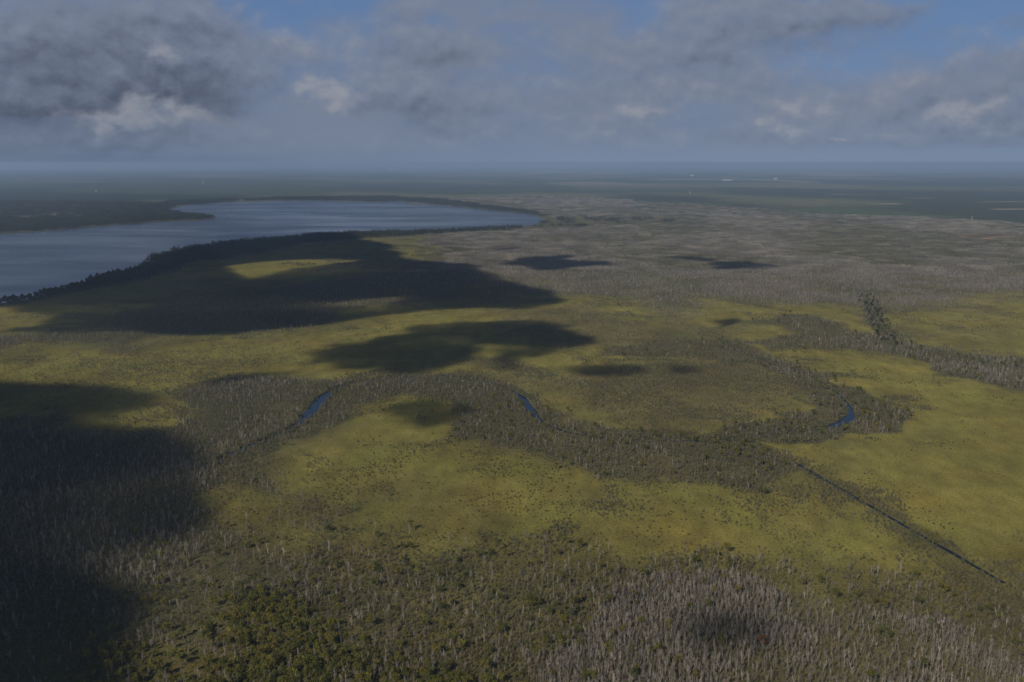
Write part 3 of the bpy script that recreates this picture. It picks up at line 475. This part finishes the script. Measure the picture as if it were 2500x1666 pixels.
def leafy_tree(seed, tall=False):
    rnd = random.Random(seed); h = rnd.uniform(7, 9.5) * (1.9 if tall else 1); r = rnd.uniform(2.4, 3.3) * (1.35 if tall else 1); T, K = MB(), MB()
    th = h * (.62 if tall else .5); T.tube([(0, 0, 0), (rnd.uniform(-.2, .2), rnd.uniform(-.2, .2), th * .5), (rnd.uniform(-.4, .4), rnd.uniform(-.4, .4), th)], [.24, .18, .10], 5)
    lobes = []
    for i in range(9 if tall else 7):
        a = i * 2.4 + rnd.uniform(-.5, .5); d = r * rnd.uniform(.25, .75) * (0 if i == 0 else 1)
        zc = h * rnd.uniform(.5, .86) if i else h * .85
        lobes.append((Vector((math.cos(a) * d, math.sin(a) * d, zc)), r * rnd.uniform(.38, .6)))
        T.tube([(0, 0, th * rnd.uniform(.6, .95)), lobes[-1][0]], [.09, .03], 3)
    for c, lr in lobes:
        for _ in range(46):
            v = rvec(rnd); v.normalize(); v *= rnd.uniform(.55, 1.05); p = c + Vector((v.x * lr, v.y * lr, v.z * lr * .8))
            K.leaf(p, rnd.uniform(.22, .46) * (1.5 if tall else 1), v + rvec(rnd) * .8 + Vector((0, 0, .3)), rnd)
    return T, K, h
def scrub_tree(seed):
    rnd = random.Random(seed); h = rnd.uniform(3.6, 5.6); r = rnd.uniform(1.1, 1.9); T, K = MB(), MB()
    for _ in range(3):
        a = rnd.uniform(0, 6.283); T.tube([(0, 0, 0), (math.cos(a) * r * .3, math.sin(a) * r * .3, h * .5), (math.cos(a) * r * .5, math.sin(a) * r * .5, h * .85)], [.11, .08, .03], 3)
    for _ in range(26):
        a = rnd.uniform(0, 6.283); d = r * math.sqrt(rnd.random()) * .8; z = h * rnd.uniform(.3, .7)
        p = Vector((math.cos(a) * d, math.sin(a) * d, z)); q = p + Vector((math.cos(a) * .35, math.sin(a) * .35, rnd.uniform(.8, 1.7)))
        K.blade(p, q, rnd.uniform(.06, .13), rnd)
    for _ in range(80):
        a = rnd.uniform(0, 6.283); t = rnd.random(); d = r * math.sqrt(rnd.random()) * (1.05 - .55 * t); z = h * (.28 + .7 * t)
        K.leaf((math.cos(a) * d, math.sin(a) * d, z), rnd.uniform(.16, .36), (math.cos(a), math.sin(a), rnd.uniform(-.2, 1.2)), rnd)
    return T, K, h
def shrub(seed):
    rnd = random.Random(seed); h = rnd.uniform(1.3, 2.3); r = rnd.uniform(1.0, 1.7); K = MB()
    for i in range(4): K.tube([(0, 0, 0), (rnd.uniform(-r, r) * .5, rnd.uniform(-r, r) * .5, h * .7)], [.06, .02], 3)
    for _ in range(52):
        v = rvec(rnd); v.normalize(); K.leaf((v.x * r * rnd.uniform(.6, 1), v.y * r * rnd.uniform(.6, 1), h * (.45 + .5 * v.z * rnd.uniform(.7, 1))), rnd.uniform(.2, .42), v + Vector((0, 0, .3)), rnd)
    return K, h
def joined(name, T, K, mt, mk):
    v = T.v + K.v; o = len(T.v); f = T.f + [tuple(i + o for i in q) for q in K.f]
    return mesh(name, v, f, [mt, mk], mi=[0] * len(T.f) + [1] * len(K.f))
PARTS, WHOLE = {}, {}
def reg(kind, builder, n, mt, mk, a, b):
    PARTS[kind] = []; WHOLE[kind] = bpy.data.collections.new(kind + ' prototypes')
    for i in range(n):
        T, K, h = builder(100 + i * 13)
        PARTS[kind].append((T.mesh(kind + ' ' + a, [mt]), K.mesh(kind + ' ' + b, [mk])))
        WHOLE[kind].objects.link(bpy.data.objects.new('%s_%02d' % (kind, i), joined(kind, T, K, mt, mk)))
reg('bare', bare_tree, 8, M_GREY_BARK, M_GREY_BARK, 'trunk', 'branches')
reg('leafy', leafy_tree, 6, M_BROWN_BARK, M_OLIVE, 'trunk', 'crown')
reg('tall', lambda s: leafy_tree(s, True), 4, M_BROWN_BARK, M_DARK, 'trunk', 'crown')
reg('scrub', scrub_tree, 6, M_BROWN_BARK, M_SCRUB, 'trunk', 'crown')
PARTS['shrub'] = []; WHOLE['shrub'] = bpy.data.collections.new('shrub prototypes')
for i in range(5):
    K, h = shrub(40 + i * 7); me = K.mesh('shrub', [M_SHRUB]); PARTS['shrub'].append((me,)); WHOLE['shrub'].objects.link(bpy.data.objects.new('shrub_%02d' % i, me))
# patches of wood for the country beyond two and a half kilometres
def patch(name, kind, n, size, mt, mk, seed):
    rnd = random.Random(seed); T, K = MB(), MB()
    for _ in range(n):
        rr, aa = size * math.sqrt(rnd.random()) * .85, rnd.uniform(0, 6.283); x, y = rr * math.cos(aa), rr * math.sin(aa)
        if kind == 'bare':
            h = rnd.uniform(4, 8); T.tube([(x, y, 0), (x + rnd.uniform(-.5, .5), y + rnd.uniform(-.5, .5), h)], [.24, .12], 3)
            for _ in range(4):
                z = h * rnd.uniform(.35, .9); a = rnd.uniform(0, 6.283); T.tube([(x, y, z), (x + math.cos(a) * 1.2, y + math.sin(a) * 1.2, z + rnd.uniform(1.2, 2.6))], [.11, .06], 3)
        else:
            h = rnd.uniform(9, 19) if kind == 'tall' else rnd.uniform(3, 6); r = rnd.uniform(2.4, 4.2) if kind == 'tall' else rnd.uniform(1.2, 2.2)
            T.tube([(x, y, 0), (x, y, h * .7)], [.25, .12], 3)
            for _ in range(26 if kind == 'tall' else 12):
                v = rvec(rnd); v.normalize(); K.leaf((x + v.x * r, y + v.y * r, h * .68 + v.z * h * .3), rnd.uniform(.7, 1.3) if kind == 'tall' else rnd.uniform(.4, .8), v + Vector((0, 0, .4)), rnd)
    return joined(name, T, K, mt, mk)
for kind, n, mt, mk in (('bare', 80, M_FAR_BARK, M_FAR_BARK), ('tall', 26, M_BROWN_BARK, M_DARK), ('scrub', 60, M_BROWN_BARK, M_SCRUB)):
    c = WHOLE[kind + ' patch'] = bpy.data.collections.new(kind + ' patches')
    for i in range(4): c.objects.link(bpy.data.objects.new('%s_patch_%02d' % (kind, i), patch(kind + ' patch', kind, n, 34.0, mt, mk, 900 + i)))

# ------------------------------------------------------------------ plants: where each one stands
def jitter_grid(y0, y1, step):
    ys = np.arange(y0, y1, step); out = []
    for yv in ys:
        w = yv * 0.60 + 40; xs = np.arange(-w, w, step); out.append(np.stack([xs, np.full_like(xs, yv)], -1))
    p = np.concatenate(out); return p + rng.uniform(-.5, .5, p.shape) * step
STEP = {'bare': 2.5, 'leafy': 3.9, 'scrub': 2.2, 'shrub': 3.6, 'tall': 4.6}
POINTS = {}
def grow(kinds, y0, y1, mult, patchy):
    for k in kinds:
        p = jitter_grid(y0, y1, STEP[k] * mult); x, y = p[:, 0], p[:, 1]
        D, Zi, _ = zones_at(x, y, [k]); d = D[k]
        n = fbm(x, y, 70 if k != 'shrub' else 40, 4, 51 + len(k)); n2 = fbm(x, y, 320, 3, 63)
        if k == 'shrub': d = d * (0.15 + 3.2 * sstep(.50, .66, n)) * (0.3 + 1.2 * sstep(.38, .6, n2))
        elif k == 'bare': d = d * (0.25 + 0.95 * sstep(.34, .56, n)) * (0.5 + n2 * .9) * np.where(y > 1350, .45 + .75 * sstep(.43, .57, fbm(x, y * .7, 420, 5, 97)), 1)
        else: d = d * (0.42 + 0.85 * sstep(.34, .58, n))
        s = (rng.random(len(x)) < d) & (y > 380)
        s[s] &= ~wet(x[s], y[s], 1.2)
        POINTS.setdefault(k, []).append(np.stack([x[s], y[s], {'shrub': lambda n, q: rng.uniform(.30, .85, n), 'scrub': lambda n, q: rng.uniform(.36, .78, n) * (.55 + .45 * np.clip(q / .5, 0, 1)), 'bare': lambda n, q: rng.uniform(.6, 1.2, n), 'leafy': lambda n, q: rng.uniform(.5, 1.15, n)}.get(k, lambda n, q: rng.uniform(.7, 1.3, n))(s.sum(), d[s]), rng.uniform(0, 6.283, s.sum()), Zi[s]], -1))
grow(['bare', 'leafy', 'scrub', 'shrub', 'tall'], 395, 1350, 1.0, True)
grow(['bare', 'leafy', 'scrub', 'shrub', 'tall'], 1350, 2600, 1.55, True)
# trees crowding both banks of the river
bank = []
for i in range(len(river_line) - 1):
    a, b = river_line[i], river_line[i + 1]; d = (b - a) / (np.hypot(*(b - a)) + 1e-9); nrm = np.array([-d[1], d[0]])
    for _ in range(int(np.hypot(*(b - a)) / 1.1)):
        q = a + (b - a) * rng.random() + nrm * rng.choice([-1, 1]) * (float(river_width(a[0], a[1])) * .5 + 0.8 + 7 * rng.random() ** 1.5); bank.append((q[0], q[1], rng.uniform(.75, 1.2), rng.uniform(0, 6.28), -1))
for line, wd, step in ((canal_line, CANAL_W, .8), (upper_line, CANAL_W, 1.1)):
    for a, c in zip(line[:-1], line[1:]):
        d = (c - a) / np.hypot(*(c - a)); nrm = np.array([-d[1], d[0]])
        for _ in range(int(np.hypot(*(c - a)) / step)):
            q = a + (c - a) * rng.random(); thin = vnoise(np.array([q[1] / 22.0]), np.array([3.3]), 5)[0]
            if rng.random() < 2.0 * thin: q = q + nrm * rng.choice([-1, 1]) * (wd * .36 + 9 * rng.random() ** 2); bank.append((q[0], q[1], rng.uniform(.3, .75) if line is canal_line else rng.uniform(.8, 1.8), rng.uniform(0, 6.28), -1))
POINTS['scrub'].append(np.array(bank)[rng.random(len(bank)) < .8])
bk = np.array(bank)[rng.random(len(bank)) < .06]; bk[:, 2] *= .7; POINTS['leafy'].append(bk)
row = []
for a, c in zip(upper_line[:-1], upper_line[1:]):
    d = (c - a) / np.hypot(*(c - a)); nrm = np.array([-d[1], d[0]])
    for _ in range(int(np.hypot(*(c - a)) / 3.0)):
        q = a + (c - a) * rng.random() + nrm * rng.choice([-1, 1]) * (4 + 16 * rng.random() ** 1.6); row.append((q[0], q[1], rng.uniform(.3, .6), rng.uniform(0, 6.28), -1))
POINTS['tall'].append(np.array(row))
for k in POINTS: POINTS[k] = np.concatenate(POINTS[k])
FARP = {}
for k, src in (('bare patch', 'bare'), ('tall patch', 'tall'), ('scrub patch', 'scrub')):
    p = jitter_grid(2500, 8600, 30.0); p += rng.normal(0, 12, p.shape); x, y = p[:, 0], p[:, 1]; D, Zi, _ = zones_at(x, y, [src, 'leafy', 'bare'] if src != 'bare' else [src, 'leafy']); d = D[src] + (D['leafy'] * .6 if src == 'scrub' else 0)
    n = fbm(x, y * .7, 420, 5, 97); g = sstep(.43, .57, n); d = d * (0.28 + .78 * g) if src == 'bare' else (d * (1.6 - 1.3 * g) + .25 * D['bare'] * (1 - g) if src == 'scrub' else d)
    s = rng.random(len(x)) < d; s[s] &= ~wet(x[s], y[s], 12)
    FARP[k] = np.stack([x[s], y[s], rng.uniform(.8, 1.2, s.sum()), rng.uniform(0, 6.283, s.sum()), Zi[s]], -1)

# the three hundred of each kind that show largest become things of their own
FPX = 2165 / 2500
def in_view(x, y, pad=1.0):
    p = R(11.335); dz = -CAM_H; fw = y * math.cos(p) - dz * math.sin(p); upv = y * math.sin(p) + dz * math.cos(p)
    u = x / fw * FPX; v = upv / fw * FPX
    return (np.abs(u) < .497 * pad) & (v > -.331 * pad)
def frame_uv(x, y):
    p = R(11.335); dz = -CAM_H; fw = y * math.cos(p) - dz * math.sin(p); upv = y * math.sin(p) + dz * math.cos(p)
    return .5 + x / fw * FPX, .333 - upv / fw * FPX
ZNAME = [z[0] for z in ZP]
WHERE = {
 'grey_stand': 'in the lower right bare stand', 'grove': 'in the bottom grove', 'west_bare': 'in the pale bare stand above the grove',
 'shade_wood': 'in the shaded lower left wood', 'front_scrub': 'in the brown foreground scrub', 'canal_scrub': 'on the near bank of the straight canal',
 'canal_top': 'on the far side of the straight canal', 'meadow_shrubs': 'scattered on the open meadow above the front scrub', 'river_belt': 'in the tree belt below the river', 'bow_pocket': 'inside the river bend'}
LOOK = {'bare': ('bare_tree', 'leafless grey tree', 'tree', ('trunk', 'branches')), 'leafy': ('leafy_tree', 'round-crowned olive green tree', 'tree', ('trunk', 'crown')),
        'scrub': ('scrubby_tree', 'small grey-olive twiggy tree', 'tree', ('trunk', 'crown')), 'shrub': ('shrub', 'low dark green shrub', 'shrub', None), 'tall': ('shore_tree', 'tall dark evergreen tree', 'tree', ('trunk', 'crown'))}
SPLIT = ('grey_stand', 'grove', 'front_scrub', 'shade_wood')
PLACE = ([ 'close to the left edge', 'left of centre', 'about the middle', 'right of centre', 'close to the right edge'],
         ['by the left edge', 'on the wooded cape', 'opposite the long peninsula', 'by the narrow end', 'beyond the narrow end'])
def individuals(kind, count=300):
    P = POINTS[kind] if kind in POINTS else None
    ok = in_view(P[:, 0], P[:, 1]); d = np.where(ok, np.sqrt(P[:, 0] ** 2 + P[:, 1] ** 2 + CAM_H ** 2) / P[:, 2], 1e9)
    order = np.argsort(d)[:count]; order = order[d[order] < 1e8]
    name, look, cat, parts = LOOK[kind]
    for i in order:
        x, y, s, rz, zi = P[i]; zn = ZNAME[int(zi)] if zi >= 0 else ''
        u, v = frame_uv(np.array([x]), np.array([y])); u, v = u[0], v[0]
        w = WHERE.get(zn)
        if kind == 'tall': w = 'crowding the near shore of the lake' if zi >= 0 else 'lining the upper canal at the right'
        if w is None: w = 'beside the winding river' if zi < 0 else 'at the edge of the open meadow'
        if zn in SPLIT or (kind == 'tall' and zi >= 0): w = w + ', ' + PLACE[kind == 'tall'][min(int(u * 5), 4)]
        k = int(rng.integers(len(PARTS[kind])))
        if parts is None:
            o = obj(name, PARTS[kind][k][0]); o.location = (x, y, 0); o.rotation_euler = (0, 0, rz); o.scale = (s, s, s)
        else:
            o = empty(name, (x, y, 0), rz, s)
            for pn, me in zip(parts, PARTS[kind][k]): obj(pn, me, o)
        tag(o, look + ' ' + w, cat, look + 's ' + w)
    keep = np.ones(len(P), bool); keep[order] = False; POINTS[kind] = P[keep]

# everything past that stands as one mass of each kind, placed point by point
def mass(name, P, coll, label, cat):
    me = bpy.data.meshes.new(name); n = len(P); me.vertices.add(n)
    me.vertices.foreach_set('co', np.stack([P[:, 0], P[:, 1], np.zeros(n)], -1).ravel())
    for an, t, arr in (('turn', 'FLOAT', P[:, 3]), ('size', 'FLOAT', P[:, 2])):
        a = me.attributes.new(an, t, 'POINT'); a.data.foreach_set('value', arr.astype(np.float32))
    a = me.attributes.new('which', 'INT', 'POINT'); a.data.foreach_set('value', rng.integers(0, len(coll.objects), n).astype(np.int32))
    o = obj(name, me)
    ng = bpy.data.node_groups.new(name, 'GeometryNodeTree'); ng.interface.new_socket('Geometry', in_out='INPUT', socket_type='NodeSocketGeometry'); ng.interface.new_socket('Geometry', in_out='OUTPUT', socket_type='NodeSocketGeometry')
    N, L = ng.nodes, ng.links
    gi, go = N.new('NodeGroupInput'), N.new('NodeGroupOutput'); ci = N.new('GeometryNodeCollectionInfo'); ci.inputs['Collection'].default_value = coll; ci.inputs['Separate Children'].default_value = True; ci.inputs['Reset Children'].default_value = True
    ip = N.new('GeometryNodeInstanceOnPoints'); ip.inputs['Pick Instance'].default_value = True
    def attr(nm, t):
        q = N.new('GeometryNodeInputNamedAttribute'); q.data_type = t; q.inputs['Name'].default_value = nm; return q.outputs['Attribute']
    cx = N.new('ShaderNodeCombineXYZ'); L.new(attr('turn', 'FLOAT'), cx.inputs[2]); sx = N.new('ShaderNodeCombineXYZ'); sz = attr('size', 'FLOAT')
    for i in range(3): L.new(sz, sx.inputs[i])
    L.new(gi.outputs[0], ip.inputs['Points']); L.new(ci.outputs[0], ip.inputs['Instance']); L.new(attr('which', 'INT'), ip.inputs['Instance Index']); L.new(cx.outputs[0], ip.inputs['Rotation']); L.new(sx.outputs[0], ip.inputs['Scale'])
    L.new(ip.outputs[0], go.inputs[0])
    md = o.modifiers.new('scatter', 'NODES'); md.node_group = ng
    return tag(o, label, cat, kind='stuff')
for k in ('bare', 'leafy', 'scrub', 'shrub', 'tall'): individuals(k)
mass('bare_wood', POINTS['bare'], WHOLE['bare'], 'pale grey leafless woods standing among the scrub and along the river', 'woods')
mass('leafy_wood', POINTS['leafy'], WHOLE['leafy'], 'olive green round-crowned trees dotted through the woods', 'woods')
mass('scrub_wood', POINTS['scrub'], WHOLE['scrub'], 'grey-olive scrub filling the belts along the river', 'scrub')
mass('shrub_cover', POINTS['shrub'], WHOLE['shrub'], 'dark shrubs freckling the yellow-green meadow', 'shrubs')
mass('lakeside_wood', POINTS['tall'], WHOLE['tall'], 'dark evergreen wood along the near lake shore', 'woods')
mass('distant_grey_wood', FARP['bare patch'], WHOLE['bare patch'], 'wide grey-mauve leafless forest right of the lake', 'forest')
mass('distant_dark_wood', FARP['tall patch'], WHOLE['tall patch'], 'dark forest round the far shore and the peninsula of the lake', 'forest')
mass('distant_scrub', FARP['scrub patch'], WHOLE['scrub patch'], 'olive scrub spread through the distant grey forest', 'scrub')
print('COUNTS', {k: len(v) for k, v in POINTS.items()}, {k: len(v) for k, v in FARP.items()})

# single trees that stand out from the rest
M_YELLOW = leaf_material('yellow leaves', [(0.0, (0.26, 0.21, 0.02)), (1.0, (0.22, 0.19, 0.03))]); M_RUST = leaf_material('rusty leaves', [(0.0, (0.20, 0.085, 0.025)), (1.0, (0.17, 0.08, 0.03))])
M_PALE = bark_material('bleached bark', [(0.0, (0.52, 0.48, 0.41)), (1.0, (0.46, 0.42, 0.35))])
for (x, y), kind, mat, s, tilt, label in SPECIAL:
    T, K = PARTS[kind][int(rng.integers(len(PARTS[kind])))]
    o = empty('bare_tree' if kind == 'bare' else 'leafy_tree', (x, y, 0), rng.uniform(0, 6.28), s); o.rotation_euler.y = tilt
    for pn, me in zip(('trunk', 'branches' if kind == 'bare' else 'crown'), (T, K)):
        q = obj(pn, me, o)
        if pn != 'trunk' or kind == 'bare':
            q.data = me.copy(); q.data.materials[0] = {'pale': M_PALE, 'yellow': M_YELLOW, 'rust': M_RUST}[mat]
    tag(o, label, 'tree')

# ------------------------------------------------------------------ small built things
M_WHITE = plain('white paint', (0.5, 0.5, 0.485)); M_ROOF = plain('grey roof', (0.35, 0.35, 0.36)); M_STEEL = plain('pale steel', (0.62, 0.62, 0.62), .5)
M_DARKP = plain('dark opening', (0.05, 0.05, 0.055))
def box(mb, x0, x1, y0, y1, z0, z1):
    b = len(mb.v); mb.v += [(x0, y0, z0), (x1, y0, z0), (x1, y1, z0), (x0, y1, z0), (x0, y0, z1), (x1, y0, z1), (x1, y1, z1), (x0, y1, z1)]
    mb.f += [tuple(b + i for i in q) for q in ((0, 3, 2, 1), (4, 5, 6, 7), (0, 1, 5, 4), (1, 2, 6, 5), (2, 3, 7, 6), (3, 0, 4, 7))]
def gable(mb, L, W, z, h, ov):
    b = len(mb.v); l, w = L / 2 + ov, W / 2 + ov
    mb.v += [(-l, -w, z), (l, -w, z), (l, w, z), (-l, w, z), (-l, 0, z + h), (l, 0, z + h)]
    mb.f += [tuple(b + i for i in q) for q in ((0, 1, 5, 4), (2, 3, 4, 5), (0, 4, 3), (1, 2, 5), (0, 3, 2, 1))]
def house(name, loc, L, W, h, rh, rz, label, cat, roofmat, nwin=2):
    o = empty(name, (loc[0], loc[1], 0), rz)
    a = MB(); box(a, -L / 2, L / 2, -W / 2, W / 2, 0, h); obj('wall', a.mesh('wall', [M_WHITE]), o)
    a = MB(); gable(a, L, W, h + .01, rh, .3); obj('roof', a.mesh('roof', [roofmat]), o)
    for i in range(nwin):
        a = MB(); c = -L / 2 + (i + .7) * L / (nwin + .6); ww = L / (nwin * 4 + 2); box(a, c - ww, c + ww, -W / 2 - .05, -W / 2 + .05, h * .4, h * .75); obj('window', a.mesh('window', [M_DARKP]), o)
    a = MB(); box(a, L / 2 - L * .18, L / 2 - L * .07, -W / 2 - .06, -W / 2 + .05, .02, h * .78); obj('door', a.mesh('door', [M_DARKP]), o)
    return tag(o, label, cat)
hx, hy = PLACES['hut']
house('hut', (hx, hy), 4.2, 3.0, 2.6, 1.3, 0.2, 'tiny white hut among dark trees at the foot of the upper canal', 'hut', M_WHITE)
house('long_building', PLACES['hall'], 170, 60, 12, 9, 0.02, 'long low white-roofed building on the far plain, right of centre', 'building', M_WHITE, 8)
HL = ['small white building on the far plain, right of the long white-roofed one', 'white speck of a building on the far coast above the tall mast', 'white speck of a building on the coast, leftmost of all',
      'tiny white house on the coastal plain above the lake, left of its neighbour', 'tiny white house on the coastal plain above the lake, right of its neighbour', 'tiny pale house on the plain just right of the tall mast', 'small white house on the far plain between lake end and long building']
for (p, l) in zip(PLACES['houses'], HL):
    k = math.hypot(*p) / 17000
    house('house', p, 60 * k, 45 * k, 14 * k, 9 * k, random.uniform(-.3, .3), l, 'house', M_WHITE)
def mast(name, loc, h, w, label, drum=False):
    o = empty(name, (loc[0], loc[1], 0))
    for sx, sy in ((-1, -1), (1, -1), (1, 1), (-1, 1)):
        a = MB(); a.tube([(sx * w, sy * w, 0), (sx * w * .25, sy * w * .25, h * .93)], [w * .16, w * .10], 4); obj('leg', a.mesh('leg', [M_STEEL]), o)
    a = MB(); n = 12
    for i in range(n):
        z0, z1 = h * .93 * i / n, h * .93 * (i + 1) / n; r0, r1 = w * (1 - .75 * i / n), w * (1 - .75 * (i + 1) / n)
        c = [(-1, -1), (1, -1), (1, 1), (-1, 1)]
        for q in range(4):
            (ax, ay), (bx, by) = c[q], c[(q + 1) % 4]; a.tube([(ax * r0, ay * r0, z0), (bx * r1, by * r1, z1)], [w * .07, w * .07], 3); a.tube([(bx * r0, by * r0, z0), (ax * r1, ay * r1, z1)], [w * .07, w * .07], 3)
    obj('lattice', a.mesh('lattice', [M_STEEL]), o)
    a = MB()
    if drum: a.tube([(0, 0, h * .86), (0, 0, h * .88), (0, 0, h * .98), (0, 0, h)], [w * .6, w * 1.5, w * 1.5, w * .4], 12)
    else: a.tube([(0, 0, h * .9), (0, 0, h)], [w * .2, w * .08], 5)
    obj('tank' if drum else 'antenna', a.mesh('top', [M_WHITE]), o)
    return tag(o, label, 'mast' if not drum else 'water tower')
mast('lattice_mast', PLACES['mast_tall'], 86, 5.5, 'tall pale lattice mast on the wooded plain behind the lake')
mast('water_tower', PLACES['mast_white'], 30, 4, 'short pale tower on the plain, left of the tall mast', True)
mast('lattice_mast', PLACES['mast_far'], 34, 3.2, 'small pale mast on the green plain, right of the lake')
mast('lattice_mast', PLACES['mast_right'], 24, 1.6, 'slim pale mast by the shaded woods at the right edge')

# ------------------------------------------------------------------ clouds: real bodies of mist that shade the land under them
def cloud_material(name, density, aniso=0.2):
    m, N, L = material(name); v = node(N, 'ShaderNodeVolumePrincipled'); v.inputs['Color'].default_value = (0.97, 0.975, 1.0, 1); v.inputs['Density'].default_value = density; v.inputs['Anisotropy'].default_value = aniso
    o = node(N, 'ShaderNodeOutputMaterial'); L.new(v.outputs[0], o.inputs['Volume']); return m
def sheet_cloud(name, outline, holes, z, thick, edge, cell, mat, seed, calm=1.0):
    """a flat-based cloud filling an outline on its base plane; it thins out towards the rim"""
    P = np.asarray(outline, float); x0, y0 = P.min(0) - edge * 2; x1, y1 = P.max(0) + edge * 2
    xs = np.arange(x0, x1, cell); ys = np.arange(y0, y1, cell); X, Y = np.meshgrid(xs, ys); x, y = X.ravel(), Y.ravel()
    ext = math.sqrt((x1 - x0) * (y1 - y0)); n = fbm(x, y, ext * .22, 6, seed)
    s = sdist(P, x + (fbm(x, y, ext * .2, 6, seed + 9) - .5) * ext * .17 * calm, y + (n - .5) * ext * .17 * calm)
    rag = min(ext * .10, 68) * calm; s = s + (fbm(x * .55, y, max(rag * 2.4, 40), 5, seed + 70) - .5) * 2.9 * rag
    for hpoly in holes: s = np.minimum(s, -sdist(hpoly, x + (n - .5) * edge, y + (fbm(x, y, edge * 2, 5, seed + 19) - .5) * edge))
    t = thick * (1 - np.exp(-np.maximum(s, 0) / edge)) * np.clip(.25 + 2.4 * (fbm(x * .6, y, max(ext * .09, 30), 5, seed + 90) - .28), .30, 1.3)
    ins = (s > 0) & (t > thick * .01); t = np.maximum(t, thick * .01)
    ny, nx = X.shape; I = ins.reshape(ny, nx); q = I[:-1, :-1] & I[:-1, 1:] & I[1:, 1:] & I[1:, :-1]
    idx = np.arange(ny * nx).reshape(ny, nx); a, b, c, d = idx[:-1, :-1][q], idx[:-1, 1:][q], idx[1:, 1:][q], idx[1:, :-1][q]
    if len(a) == 0: return None
    base = z - t * 0.5 * (0.4 + 1.2 * fbm(x, y, edge * 1.5, 4, seed + 50)); top = z + t * 0.5; N0 = ny * nx
    v = np.concatenate([np.stack([x, y, base], -1), np.stack([x, y, top], -1)])
    f = [np.stack([a, d, c, b], -1), np.stack([a + N0, b + N0, c + N0, d + N0], -1)]
    E = np.concatenate([np.stack([a, b], -1), np.stack([b, c], -1), np.stack([c, d], -1), np.stack([d, a], -1)])
    key = E[:, 0] * (2 * N0) + E[:, 1]; rk = E[:, 1] * (2 * N0) + E[:, 0]; lone = E[~np.isin(key, rk)]
    f.append(np.stack([lone[:, 0], lone[:, 1], lone[:, 1] + N0, lone[:, 0] + N0], -1))
    F = np.concatenate(f); used = np.unique(F); mp = np.zeros(2 * N0, int); mp[used] = np.arange(len(used))
    cen = np.array([P[:, 0].mean(), P[:, 1].mean(), z]); v = v[used] - cen
    return obj('cloud', mesh(name, v, mp[F], [mat], True), loc=cen)
M_CLOUD = cloud_material('cloud body', 0.04)
SHADE_LABEL = {'lower_left': 'broad grey cloud overhead, out of frame, shading the lower left marsh', 'lakeside': 'long cloud overhead, out of frame, shading the meadow before the lake', 'middle': 'cloud overhead, out of frame, shading the meadow in the middle'}
SHADE_ON = {'streak': 'meadow right of the middle shade', 'sliver': 'scrub left of the river bow', 'bank': 'wood left of the river', 'patch': 'meadow between the river slices', 'greyone': 'grey woodland below the lake end', 'greytwo': 'grey woodland right of centre', 'oval': 'meadow as a small dark oval', 'upper': 'meadow beyond the middle shade', 'lobe': 'right end of the middle shade', 'greythree': 'grey forest nearest the lake end', 'tiny': 'meadow edge under the grey forest', 'foreone': 'bare stand at the lower right', 'foretwo': 'scrub left of the bare stand'}
SZ = 1250.0
for i, (n, dens, P, holes) in enumerate(SHADE):
    off = np.array([TO_SUN.x, TO_SUN.y]) / TO_SUN.z * SZ
    P = np.asarray(P) + off; holes = [np.asarray(hh) + off for hh in holes]
    ext = math.sqrt((P[:, 0].max() - P[:, 0].min()) * (P[:, 1].max() - P[:, 1].min())); edge = min(max(ext * .12, 12), 135 if n != 'lower_left' else 210)
    o = sheet_cloud('cloud ' + n, P, holes, SZ, (110 if ext > 300 else 60) * dens, edge, max(ext / 90, 7), M_CLOUD, 200 + i * 7, .45 if n == 'lower_left' else 1.0)
    if o: tag(o, SHADE_LABEL.get(n) or 'cloud above the land whose shadow lies on the ' + SHADE_ON[n], 'cloud', 'clouds drifting over the marsh')
# ------------------------------------------------------------------ haze: the air over the whole plain
m, N, L = material('haze air'); hv = node(N, 'ShaderNodeVolumePrincipled'); hv.inputs['Color'].default_value = (0.54, 0.72, 1.0, 1); hv.inputs['Density'].default_value = 5.6e-5; hv.inputs['Anisotropy'].default_value = 0.12
o = node(N, 'ShaderNodeOutputMaterial'); L.new(hv.outputs[0], o.inputs['Volume'])
hb = MB(); box(hb, -1250000, 1250000, -4000, 405000, -1.0, 325.0)
tag(obj('haze', hb.mesh('haze', [m])), 'pale blue haze over the whole plain', 'haze', kind='stuff')
